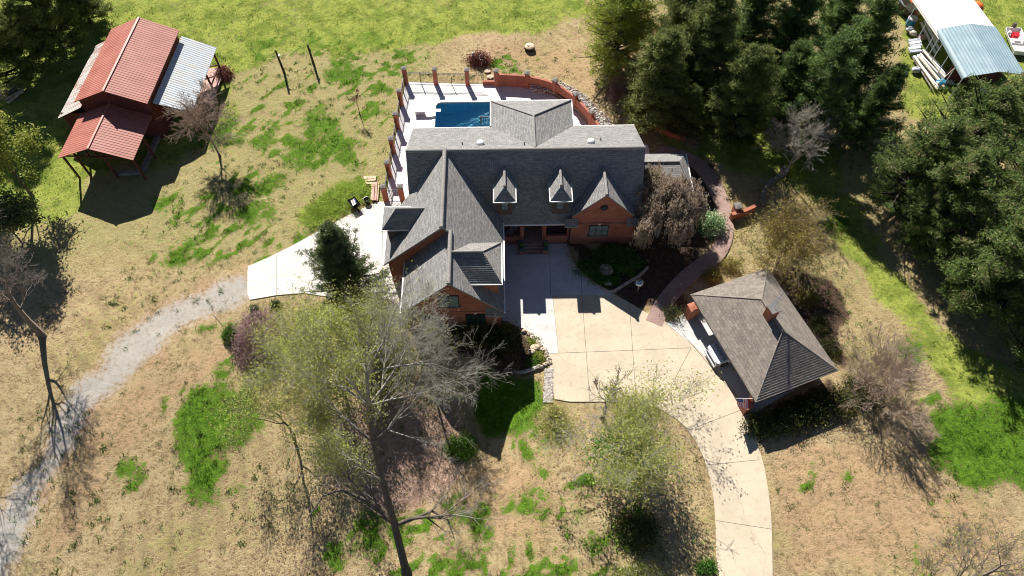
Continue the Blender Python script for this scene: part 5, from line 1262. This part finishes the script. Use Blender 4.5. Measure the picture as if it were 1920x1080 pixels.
def shrub(name, label, px, r, mat, n=3500, size=.13, clumps=60, group=None, seed=1, cat='shrub', z=0, asp=.5, up=.5, sm_='bark_dark', ns=14, droop=0.0, crad=.28, base=None):
    rg = np.random.default_rng(seed); V2, F2 = ball_leaves(rg, n, r, size, clumps, asp, up, crad, droop); V1, F1 = stems(rg, ns, r, r[2])
    return tree_obj(name, label, cat, base if base is not None else G(*px), V1, F1, M[sm_], V2, F2, M[mat], group, 'stem', 'foliage')
def under(px, py, z):                                       # ground point below a crown centre seen at this pixel at height z above ground
    p = P(px, py, z)
    for _ in range(4): p = P(px, py, z+float(terr(p.x, p.y)))
    return Vector((p.x, p.y, float(terr(p.x, p.y))))

# ---- evergreens behind and to the right of the house
GE = 'tall evergreens behind and beside the house'
A_ = conifer(11, 14, 4.6, 200, 5, 50, .40, prof=lambda t: (1-t)**.6*(.5+.5*min(1, t*5)), thick=.48)          # broad cedar
B_ = conifer(12, 15, 4.4, 160, 5, 54, .38, prof=lambda t: (1-t)**.7*(.55+.45*min(1, t*4)), open_=.25, thick=.44)  # pine with open limbs
D_ = conifer(13, 12, 4.2, 150, 5, 50, .34, prof=lambda t: math.sin(math.pi*min(1, .25+t*.8))**.7*(1 if t < .8 else .8), open_=.3, thick=.40)
cedar0 = tree_obj('cedar_tree', 'olive green cedar, nearest the pool wall and left edge of the evergreens', 'tree', under(1235, 150, 5.6), A_[0], A_[1], M['bark_dark'], A_[2], A_[3], M['cedar'], GE)
pine0 = tree_obj('pine_tree', 'big blue green pine left of the junk heap and white carport', 'tree', under(1610, 110, 7), B_[0], B_[1], M['bark_dark'], B_[2], B_[3], M['pine'], GE)
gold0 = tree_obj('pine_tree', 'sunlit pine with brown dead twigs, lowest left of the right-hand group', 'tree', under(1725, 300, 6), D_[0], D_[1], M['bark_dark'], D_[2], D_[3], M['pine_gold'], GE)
cedar0.scale = (.92, .92, .8)
for px, py, z, sc, rz, lb in ((1330,90,7,1.0,1.1,'cedar right of the olive one, its crown against the middle of the dark group'),
        (1395,190,6,.85,2.3,'dark cedar just above the pale bare tree, on its left'), (1285,225,4,.45,4.0,'small dark cedar over the curved low brick wall'),
        (1290,20,7,.95,3.1,'cedar at the top edge right of the yellow green tree')):
    copy_tree(cedar0, under(px, py, z*sc), rz, sc, lb)
for px, py, z, sc, rz, lb in ((1490,60,7,.95,1.7,'tall dark pine in the middle of the top edge group'), (1540,175,7,.95,3.3,'dark pine right above the pale bare tree'),
        (1640,215,6,.72,2.2,'dark pine at the lower right corner of the top group, by the grass strip'), (1410,10,8,1.0,5.0,'pine at the top edge between the cedars and the tall dark pine'),
        (1590,10,8,1.0,.6,'pine at the top edge left of the bins'), (1470,170,6,.7,4.4,'short dark pine just behind the top of the pale bare tree')):
    copy_tree(pine0, under(px, py, z*sc), rz, sc, lb)
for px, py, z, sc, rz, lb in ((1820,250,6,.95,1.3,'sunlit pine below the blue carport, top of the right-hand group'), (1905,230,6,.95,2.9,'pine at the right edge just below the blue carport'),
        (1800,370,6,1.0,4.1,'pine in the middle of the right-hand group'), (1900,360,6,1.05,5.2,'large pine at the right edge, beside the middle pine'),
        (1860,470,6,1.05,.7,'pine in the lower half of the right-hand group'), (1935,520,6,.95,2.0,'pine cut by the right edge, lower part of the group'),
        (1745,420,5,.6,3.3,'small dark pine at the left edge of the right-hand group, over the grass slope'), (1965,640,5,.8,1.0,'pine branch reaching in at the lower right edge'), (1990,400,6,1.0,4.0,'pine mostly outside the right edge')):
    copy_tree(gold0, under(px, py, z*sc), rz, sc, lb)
for px, py, sc, rz, lb in ((70,20,.92,0.4,'dark cedar in the top left corner behind the barn'), (-10,60,1.0,2.4,'dark cedar at the left edge, in the top left corner'), (130,-25,.8,4.4,'small dark cedar at the top edge left of the barn')):
    copy_tree(cedar0, under(px, py, 6*sc), rz, sc, lb)

# ---- leafy trees
def leafy(name, label, px, z, seed, H, R, mat, dens=9, size=.26, depth=5, wood='bark', sp=.3, frac=1, L=None, nb=(3, 4), minr=.012, start=.35, r=None, group=None, spread=.8, trop=.05, base=None, pts=None, ratio=.68, asp=.55, k=4, keepz=None):
    base = base or under(px[0], px[1], z); rg = np.random.default_rng(seed+100)
    pts = pts or [(0,0,0), (.1,.05,H*.25), (-.05,.1,H*.5), (.05,0,H*.72)]
    seg, tips = branchy(seed, pts, depth, L or R*.55, r or H*.022, spread, nb, ratio, trop=trop, start=start, minr=minr)
    V1, F1 = tubes(seg, k)
    if mat is None: return tree_obj(name, label, 'tree', base, V1, F1, M[wood], group=group)
    V2, F2 = tip_leaves(rg, tips, dens, size, sp, frac, asp, .5, .35)
    return tree_obj(name, label, 'tree', base, V1, F1, M[wood], V2, F2, M[mat], group)
Y_ = conifer(21, 10, 4.6, 190, 5, 44, .34, prof=lambda t: math.sin(math.pi*min(1, .3+t*.72))**.6, thick=.55)
tree_obj('leafy_tree', 'bright yellow green tree at the top edge, left of the dark cedars', 'tree', under(1165, 45, 5), Y_[0], Y_[1], M['bark'], Y_[2], Y_[3], M['yleaf'])
leafy('leafy_tree', 'pale green leafy tree at the left edge below the weathered barn lean-to', (0, 300), 5, 22, 9, 5.6, 'gleaf', 22, .27, 5, sp=.38)
copy = leafy('leafy_tree', 'small dark leafy tree at the left edge just below the pale green tree', (5, 420), 3, 23, 5, 3.4, 'spruce', 10, .26, 5, sp=.3)
# big half-bare tree, front centre
bt = G(762, 1074); hi = [(762,1074,0),(740,985,4.2),(718,905,8.2),(701,830,11.5),(692,760,14.5),(688,700,17.0)]
tp = []
for x, y, z in hi: q = P(x, y, z+bt.z); tp.append(tuple(q-bt))
def toward(i, x, y, z):
    q = P(x, y, z+bt.z)-bt; v = q-Vector(tp[i]); return tuple(v), v.length
fk = []
for i, x, y, z, rr in ((1,600,850,8,.15),(1,880,960,7,.15),(3,560,700,14,.11),(3,830,690,16,.12),(3,600,760,13,.10),(4,800,600,17,.10),(4,600,590,17,.10),(4,540,640,15,.09),(5,700,560,19,.10),(5,850,640,18,.10),(5,760,560,19,.09),(2,640,820,10,.10),(4,880,720,16,.08),(5,640,600,18,.08)):
    v, l = toward(i, x, y, z); fk.append((i, v, l*.62, rr))
seg, tips = branchy(31, tp, 6, 2.7, .29, .62, (3, 5), .60, wob=.13, trop=.03, start=.62, forks=fk, minr=.0055, rfac=.6)
# dead heavy lower limbs drawn explicitly
def limb(i, pl, r):
    prev = Vector(tp[i]); out = []
    for k, (x, y, z) in enumerate(pl):
        q = P(x, y, z+bt.z)-bt; out.append((np.array(prev), np.array(q), r*(1-.75*k/len(pl)), r*(1-.75*(k+1)/len(pl)))); prev = q
    return out
seg += limb(1, [(715,950,4.6),(680,935,5.2),(640,918,5.8),(605,930,6.1),(575,975,6.0)], .17)+limb(1, [(770,975,4.6),(810,958,5.0),(840,975,5.2),(852,1010,5.4)], .15)+limb(1, [(640,918,5.8),(620,880,6.6)], .08)
segD = [s_ for s_ in seg if s_[2] > .05 and s_[0][2] < 12]; segP = [s_ for s_ in seg if not (s_[2] > .05 and s_[0][2] < 12)]
V1, F1 = tubes(segD, 6); V3, F3 = tubes(segP, 3); rg = np.random.default_rng(5)
lt = [t for t in tips if t[0][0] < tp[4][0]-.3+rg.normal(0, 1.6)]
V2, F2 = tip_leaves(rg, lt, 3, .15, .3, .8, .5, .3, .5)
tree_obj('bare_tree', 'tallest half bare tree in the front with a dark leaning trunk and few new leaves', 'tree', bt, V1, F1, M['bark'], V2, F2, M['oleaf'])
bt_ = [o for o in bpy.data.objects if o.get('label', '').startswith('tallest half bare')][0]
o = mesh_np('branches', V3, F3, M['twig_pale'], None); o.parent = bt_
leafy('leafy_tree', 'yellow green budding tree left of the tallest bare tree, beside the purple shrub', (618, 665), 3.2, 33, 6.5, 4.7, 'oleaf', 16, .15, 5, sp=.36, nb=(3, 5), spread=1.0, start=.15, minr=.009)
leafy('leafy_tree', 'olive budding tree in front of the left wing windows', (690, 630), 2.6, 34, 5.2, 3.7, 'oleaf', 9, .15, 5, sp=.34, nb=(3, 5), spread=1.0, start=.15, minr=.009)
leafy('leafy_tree', 'sparse light green tree low on the left of the tallest bare tree', (530, 790), 3, 35, 6, 4.4, 'oleaf', 8, .14, 5, sp=.4, frac=.7, nb=(3, 4), spread=.9, minr=.009)
leafy('bare_tree', 'grey bare tree right of the tallest one, reaching the house shadow', (790, 665), 3.4, 36, 6.5, 5.6, 'oleaf', 2, .11, frac=.35, depth=6, nb=(3, 4), wood='twig_pale', minr=.0075, spread=.8, start=.15, k=3)
# leafy tree in the driveway island
isl = leafy('leafy_tree', 'green tree with pale dead branches inside the driveway loop', (1170, 848), 3.2, 41, 6.4, 6.0, 'oleaf', 18, .15, 5, sp=.38, frac=.75, nb=(3, 5), spread=1.0, wood='bark_pale', start=.25)
leafy('leafy_tree', 'thin pale sapling rising behind the green island tree, over the driveway', (1140, 745), 4, 42, 7, 2.4, 'oleaf', 2, .14, 5, sp=.2, frac=.4, nb=(2, 4), wood='twig', minr=.012, spread=.6)
sg_, _t = branchy(141, [(0,0,0), (.1,.05,2.2), (0,.1,4.4)], 5, 2.6, .05, 1.1, (2, 4), .7, minr=.016, start=.3, trop=.02)
dbr = mesh_np('dead_branches', *tubes(sg_, 3), M['bark_pale'], None); dbr.parent = isl
rg = np.random.default_rng(142); lv_ = ball_leaves(rg, 5200, (2.6, 2.3, 3.6), .2, 110, .5, .5, .2, 0, .1); lv_[0][:, 2] += 1.6
cr2 = mesh_np('inner_foliage', lv_[0], lv_[1], M['bed_leaf'], None); cr2.parent = isl
# bare tree, far left, with its long shadow
leafy('bare_tree', 'large dark bare tree at the left edge beside the gravel road', None, 0, 51, 12, 5.0, None, depth=6, nb=(3, 4), wood='twig', minr=.012, base=G(80, 628), pts=[(0,0,0),(.1,.1,2.4),(.35,.25,4.6),(.7,.5,6.4)], start=.5, r=.34, spread=.85, L=3.0, k=3)
leafy('bare_tree', 'bare tree just outside the left edge, its twig shadows crossing the gravel road', (-150, 760), 6, 52, 10, 5.0, None, depth=6, nb=(3, 3), wood='twig', minr=.012, k=4)
leafy('bare_tree', 'bare reddish brown tree beside the silver barn lean-to', None, 0, 53, 7.6, 3.4, None, depth=6, nb=(4, 4), wood='twig_red', minr=.013, base=G(412, 290), pts=[(0,0,0),(-.1,.1,1.3),(-.35,.3,2.6)], start=.55, r=.15, spread=.6, L=2.3, trop=.02, ratio=.72, k=3)
leafy('bare_tree', 'pale bare tree standing over the curved stone wall and low pillar', None, 0, 54, 8, 3.8, 'dryblade', 1, .12, 6, frac=.4, nb=(3, 4), wood='bark_pale', minr=.012, base=G(1472, 330), pts=[(0,0,0),(0,.1,1.6),(.1,.2,3.2)], start=.4, r=.16, spread=.7, L=2.4, k=3)
leafy('budding_tree', 'golden budding multi-stemmed tree behind the carport', None, 0, 55, 5.5, 3.6, 'gold', 4, .15, 6, frac=.7, sp=.22, nb=(3, 4), wood='twig_tan', minr=.010, base=G(1452, 506), pts=[(0,0,0),(0,.05,.5),(0,.1,1.0)], start=.1, r=.11, spread=.62, L=2.4, trop=.03, ratio=.72, k=3)
leafy('bare_bush', 'tall tan bare bush at the lawn side of the carport', None, 0, 56, 5.2, 3.4, None, depth=6, nb=(3, 5), wood='twig_red', minr=.009, base=G(1640, 750), pts=[(0,0,0),(0,.05,.3),(0,.1,.7)], start=.05, r=.08, spread=.62, L=2.15, trop=.03, ratio=.72, k=3)
leafy('budding_tree', 'grey budding treetop at the bottom right corner', (1850, 1075), 11, 57, 14, 4.2, 'oleaf', 2, .10, 6, frac=.4, sp=.2, nb=(3, 4), wood='twig', minr=.009, k=3)
leafy('budding_tree', 'young slender tree with a few brown leaves left of the pool fence', None, 0, 58, 3.2, 1.0, 'photinia', 3, .14, 4, sp=.12, nb=(2, 3), wood='bark_dark', minr=.016, base=G(675, 215), pts=[(0,0,0),(0,0,.9),(-.05,0,1.9)], start=.7, r=.045, L=.6)
# spruce on the edge of the concrete pad
S_ = conifer(61, 10.5, 4.3, 200, 8, 40, .25, var=(.6, 1.15), prof=lambda t: (1-t)**.95*(.6+.4*min(1, t*8)), thick=.26)
tree_obj('spruce_tree', 'dark green conical spruce standing on the edge of the white concrete pad', 'tree', G(662, 548), S_[0], S_[1], M['bark_dark'], S_[2], S_[3], M['spruce'])
# weeping tree
rg = np.random.default_rng(62); seg = []; cen = []; wb = under(1243, 400, 3.4)
for i in range(46):
    lb_ = ((-1.5, 1.6), (1.7, 1.3), (-1.6, -1.2), (.9, -1.6), (.1, .2), (2.1, -.2), (-.4, 2.6))[i % 7]; xq, yq = lb_[0]+rg.normal(0, .5), lb_[1]+rg.normal(0, .5); a = math.atan2(yq, xq); Rr_ = math.hypot(xq, yq); zt = 6.3-.32*Rr_**1.1+rg.normal(0, .2)+(.5, -.2, -.4, .2, .6, -.5, .1)[i % 7]
    p = np.array([0, 0, 2.2+rg.uniform(0, 1.5)]); q = np.array([math.cos(a)*Rr_, math.sin(a)*Rr_*1.15, zt]); m_ = (p+q)/2+np.array([0, 0, .7])
    seg += [(p, m_, .07, .05), (m_, q, .05, .03)]
    for s in range(24):
        c = q+rg.normal(0, .34, 3)*np.array([1, 1, .5]); L_ = rg.uniform(.8, 3.0); o = unit(np.array([c[0], c[1], 0.]))*rg.uniform(.1, .6); e = c+o+np.array([0, 0, -L_])
        e[2] = max(e[2], .3); seg.append((c, e, .014, .006)); u = rg.random((40, 1))**1.2; cen.append(c+(e-c)*u+rg.normal(0, .11, (40, 3)))
seg += [(np.array([0,0,-.2]), np.array([.1,0,1.6]), .26, .2), (np.array([.1,0,1.6]), np.array([0,0,3.4]), .2, .12)]
V1, F1 = tubes(seg, 4); V2, F2 = leaves(rg, np.concatenate(cen), .26, .28, .4, .75)
tree_obj('weeping_tree', 'bronze purple weeping tree between the right gable and the brick walkway', 'tree', wb, V1, F1, M['bark_pale'], V2, F2, M['weep'])

# ---- shrubs
shrub('variegated_bush', 'round bush with white edged leaves beside the brick walkway', (1333, 425), (1.05, 1.0, 1.5), 'variegated', 6500, .2, 110, seed=71)
shrub('flowering_shrub', 'purple pink blossoming shrub right of the gravel road end', (492, 640), (2.4, 2.8, 3.3), 'redbud', 15000, .15, 260, seed=72, ns=60, sm_='twig_red', crad=.13)
shrub('red_leaved_shrub', 'wide shrub with red young leaves beyond the iron gate', (898, 115), (1.3, .85, 1.25), 'photinia', 3800, .16, 80, seed=73)
shrub('red_leaved_shrub', 'red leaved shrub at the far corner of the silver lean-to', (419, 142), (.9, .95, 1.1), 'photinia', 2600, .16, 60, seed=74)
HG = 'dark shrubs along the carport'
for i, (px, py, r, mt, lb) in enumerate((((1425,800),0,(1.5,1.0,1.3),'holly','dark rounded hedge bush nearest the flag corner of the carport'), ((1470,790),0,(1.5,1.1,1.3),'holly','dark hedge bush second from the flag corner'),
        ((1515,775),0,(1.5,1.1,1.3),'holly','dark hedge bush third from the flag corner'), ((1565,757),0,(1.6,1.3,1.7),'holly','larger bush with golden leaves at the right end of the carport hedge'), ((1612,735),0,(1.5,1.3,1.7),'holly','green bush with golden leaves beside the tan bare bush'))):
    shrub('hedge_bush', lb, px, r, mt, 4200, .15, 90, HG, seed=80+i)
for i, (x, y, lb) in enumerate(((1512,560,'low green bush behind the upper end of the carport'), (1535,610,'low green bush behind the middle of the carport'), (1555,655,'low green bush behind the lower end of the carport'))):
    shrub('low_bush', lb, (x, y), (.9, .9, .8), 'gold' if i == 0 else 'holly', 1900, .13, 50, 'low bushes behind the carport', seed=90+i)
for i, (x, y, lb) in enumerate(((1335,520,'rusty brown bush between walkway and carport'), (1370,500,'rusty brown bush just right of its twin by the carport roof corner'), (1262,590,'dark green bush left of the carport brick pier'))):
    shrub('dry_bush', lb, (x, y), (.9, .8, 1.0), 'gold' if i < 2 else 'holly', 1500, .13, 40, seed=95+i)
for i, (x, y, r, lb) in enumerate(((860,625,(1.9,1.2,1.9),'dark bush against the front wing wall, left'), (905,632,(1.6,1.2,1.8),'dark bush below the lower right window of the front wing'), (945,640,(1.6,1.5,1.6),'dark bush at the corner of the front wing and court'), (958,680,(1.4,1.2,1.1),'twiggy grey bush above the arc of grey rocks'))):
    shrub('foundation_bush', lb, (x, y), r, 'holly' if i < 3 else 'purple', 4200, .15, 90, 'bushes in front of the wing', seed=100+i)
shrub('twiggy_bush', 'tan twiggy bush at the corner where the driveway loop starts', (1040, 790), (1.3, 1.3, 1.5), 'oleaf', 3200, .12, 120, seed=110, ns=160, sm_='twig_tan')
shrub('green_bush', 'bright green rounded bush right of the pinkish leaf litter', (865, 840), (1.25, 1.0, 1.0), 'grassblade', 4200, .18, 90, seed=111, asp=.3)
shrub('flowering_bush', 'bush with white blossom at the bottom edge left of the driveway', (1200, 1085), (1.7, 1.0, 1.3), 'yleaf', 3600, .12, 110, seed=112, ns=40, sm_='twig')
rg = np.random.default_rng(113); V2, F2 = ball_leaves(rg, 700, (1.7, 1.0, 1.4), .09, 110, .8, .8); o = mesh_np('blossom', V2, F2, M['blossom'], bpy.data.objects[[q.name for q in bpy.data.objects if q.get('label', '').startswith('bush with white blossom')][0]])
shrub('green_bush', 'small green bush at the bottom edge against the driveway', (1325, 1066), (.7, .6, .6), 'bed_leaf', 1500, .13, 40, seed=114)
shrub('dark_bush', 'dark ivy covered mound at the foot of the island tree', (1195, 1000), (1.5, 1.4, 1.5), 'holly', 4200, .16, 90, seed=115)
shrub('green_shrub', 'slender green shrub by two thin stakes left of the purple shrub', (432, 630), (.5, .9, 1.0), 'grassblade', 1600, .16, 40, seed=116)
for i, (x, y, lb) in enumerate(((518,575,'tiny conifer seedling at the lower edge of the concrete pad'), (480,585,'dark green tuft bush at the pad corner by the gravel road'))):
    shrub('small_conifer', lb, (x, y), (.45, .45, 1.0), 'spruce', 1100, .13, 30, seed=118+i)
shrub('flowering_shrub', 'low shrub with faded pink bloom under the leftmost cedar', (1160, 175), (1.4, 1.8, 1.3), 'redbud', 4200, .12, 130, seed=120, ns=60, sm_='twig_red')
shrub('flowering_shrub', 'red flowering low shrub at the edge of the concrete pad, under the olive tree', (715, 570), (1.3, .7, .9), 'redbud', 2400, .12, 70, seed=121, sm_='twig_red')
shrub('green_bush', 'sunny yellow green bush at the foot of the pale bare tree', (1490, 325), (1.1, .9, .8), 'yleaf', 2200, .15, 50, seed=122)
for i, (x, y, r, lb) in enumerate(((1105,505,(1.3,1.0,.6),'green plant clump left of the round stone basin'), (1150,478,(1.8,1.0,.8),'green plant clump behind the stone basin, under the gable window'), (1170,497,(1.7,1.2,.8),'green plant clump right of the stone basin'), (1133,527,(1.1,.6,.5),'green plant clump below the stone basin'))):
    shrub('bed_plant', lb, (x, y), r, 'bed_leaf', 2600, .16, 60, 'green plants of the front flower bed', seed=130+i, cat='plant')
for i, (x, y) in enumerate(((1003,640), (1012,668), (1000,678))):
    shrub('rockery_plant', ('yellow green plant at the top of the small raised bed', 'green plant at the right side of the small raised bed', 'green plant at the lower end of the small raised bed')[i], (x, y), (.6, .5, .3), 'yleaf' if i < 2 else 'bed_leaf', 800, .11, 30, 'plants in the raised bed', seed=140+i, cat='plant', base=P(x, y, 0))

# ---- grass and ground cover (nobody could count it)
def blades(rg, X, Y, Z, h, w, lean=.5):
    n = len(X); b0 = np.stack([X, Y, Z], 1); a = rg.uniform(0, 6.28, n); s = np.stack([np.cos(a), np.sin(a), np.zeros(n)], 1)*w[:, None]/2
    top = b0+np.stack([rg.normal(0, lean, n)*h, rg.normal(0, lean, n)*h, h], 1)
    V_ = np.stack([b0-s, b0+s, top], 1).reshape(-1, 3); return V_, np.arange(3*n).reshape(n, 3)
def scatter(rg, n, x0, x1, y0, y1, fn):
    X = rg.uniform(x0, x1, n); Y = rg.uniform(y0, y1, n); cv, z = fn(X, Y); k = rg.random(n) < cv; return X[k], Y[k], z[k]
rg = np.random.default_rng(200)
def lushf(X, Y):
    c, z = cover_at('lush', X, Y); m_, _ = cover_at('mulch', X, Y); return np.clip((c-.3+(vnoise(X, Y, .5, 31)-.5)*.9), 0, 1)*(m_ < .4), z
def tuft(n, fn, box, per, hr, wr, sp, mat, name, lean=.5):
    X, Y, Z = scatter(rg, n, *box, fn); X = np.repeat(X, per)+rg.normal(0, sp, len(X)*per); Y = np.repeat(Y, per)+rg.normal(0, sp, len(Y)*per); Z = np.repeat(Z, per)
    ok = ~inpoly(X, Y, NOGRASS); X, Y, Z = X[ok], Y[ok], Z[ok]
    V_, F__ = blades(rg, X, Y, Z-.02, rg.uniform(*hr, len(X)), rg.uniform(*wr, len(X)), lean); tag(mesh_np(name, V_, F__, M[mat]), kind='stuff')
NOGRASS = [G(*q) for q in [(757,150),(935,150),(1060,165),(1130,230),(1240,290),(1345,300),(1375,420),(1290,540),(1450,505),(1580,700),(1450,800),(1470,1300),(1338,1300),(1338,900),(1250,790),(1030,760),(1010,680),(985,625),(940,610),(740,600),(570,553),(465,562),(465,495),(705,375),(725,370)]]
tuft(52000, lushf, (-45, 46, 6, 80), 7, (.10, .30), (.03, .07), .14, 'grassblade', 'lush_grass')
def lawnf(X, Y):
    c, z = cover_at('lawn', X, Y); return np.clip((c-.25)*(.35+.9*vnoise(X, Y, 1.3, 33)), 0, .8), z
tuft(60000, lawnf, (-60, 62, 25, 92), 5, (.07, .20), (.04, .09), .22, 'lawnblade', 'lawn_grass', .8)
def dryf(X, Y):
    c, z = cover_at('lush', X, Y); g_, _ = cover_at('gravel', X, Y); l_, _ = cover_at('lawn', X, Y); return np.clip(.35*(1-c)*(g_ < .3)*(l_ < .6)*(.2+1.2*vnoise(X, Y, 1.1, 35)), 0, 1), z
tuft(70000, dryf, (-45, 45, 5, 62), 4, (.05, .13), (.03, .06), .2, 'dryblade', 'dry_grass', 1.1)
def litf(X, Y):
    c, z = cover_at('litter', X, Y); return np.clip(c-.2, 0, 1), z
X, Y, Z = scatter(rg, 90000, -20, 25, 5, 58, litf); V_, F__ = leaves(rg, np.stack([X, Y, Z+.03], 1), .13, .55, 2.5); tag(mesh_np('leaf_litter', V_, F__, M['deadleaf']), kind='stuff')
# weeds scattered singly through the dry lawn
def weedf(X, Y): c, z = cover_at('lawn', X, Y); return np.clip((vnoise(X, Y, 6, 41)-.38)*.5, 0, 1), z
tuft(16000, weedf, (-44, 40, 8, 66), 26, (.06, .22), (.04, .08), .16, 'grassblade', 'weeds')
# tall pale green iris bed by the pad
q = [G(*p) for p in ((566,405),(600,372),(640,345),(690,345),(700,368),(660,392),(610,418),(580,432))]
X = rg.uniform(-20, -8, 17000); Y = rg.uniform(38, 52, 17000); k = inpoly(X, Y, q); X, Y = X[k], Y[k]
V_, F__ = blades(rg, X, Y, np.zeros(len(X)), rg.uniform(.25, .6, len(X)), rg.uniform(.06, .12, len(X)), 1.5); tag(mesh_np('tall_grass', V_, F__, M['iris']), kind='stuff')
X, Y = X[::3]+rg.normal(0, .5, len(X[::3])), Y[::3]+rg.normal(-.5, .5, len(Y[::3]))
V_, F__ = blades(rg, X, Y, np.zeros(len(X)), rg.uniform(.25, .6, len(X)), rg.uniform(.03, .06, len(X)), .5); tag(mesh_np('straw_grass', V_, F__, M['dryblade']), kind='stuff')
# brush heap at the left edge
t_ = thing('brush_heap', 'heap of grey sticks and logs at the left edge under the cedar', 'brush heap', G(20, 178)); seg = []
for k in range(120):
    c = np.array([rg.normal(-.6, 1.0), rg.normal(0, .7), abs(rg.normal(.25, .2))]); d = unit(rg.normal(size=3)*np.array([1, .8, .25]))*rg.uniform(.4, 1.3); seg.append((c-d, c+d, .03, .012))
V1, F1 = tubes(seg, 4); o = mesh_np('stick', V1+np.array(G(20, 178)), F1, M['twig'], None); o.parent = t_; o.location = -Vector(G(20, 178))
for k, (a, c) in enumerate((((17,197),(38,183)), ((14,190),(48,172)), ((22,186),(47,177)), ((15,160),(31,147)))):
    p, q = G(*a)+Vector((0,0,.3)), G(*c)+Vector((0,0,.35)); b = MB(); b.tube(p, q, .13, .1, n=8); b.build('log', M['cutwood'] if k < 3 else M['greywood'], t_)
for k, (a, lb) in enumerate((((418,612), 'thin dark stake, upper of the two left of the purple shrub'), ((432,650), 'thin dark stake, lower of the two left of the purple shrub'))):
    p = G(*a); t2 = thing('garden_stake', lb, 'stake', p, 'thin stakes'); b = MB(); b.tube(p, p+Vector((-.1,0,2.0)), .025, n=6); b.build('shaft', M['iron'], t2)
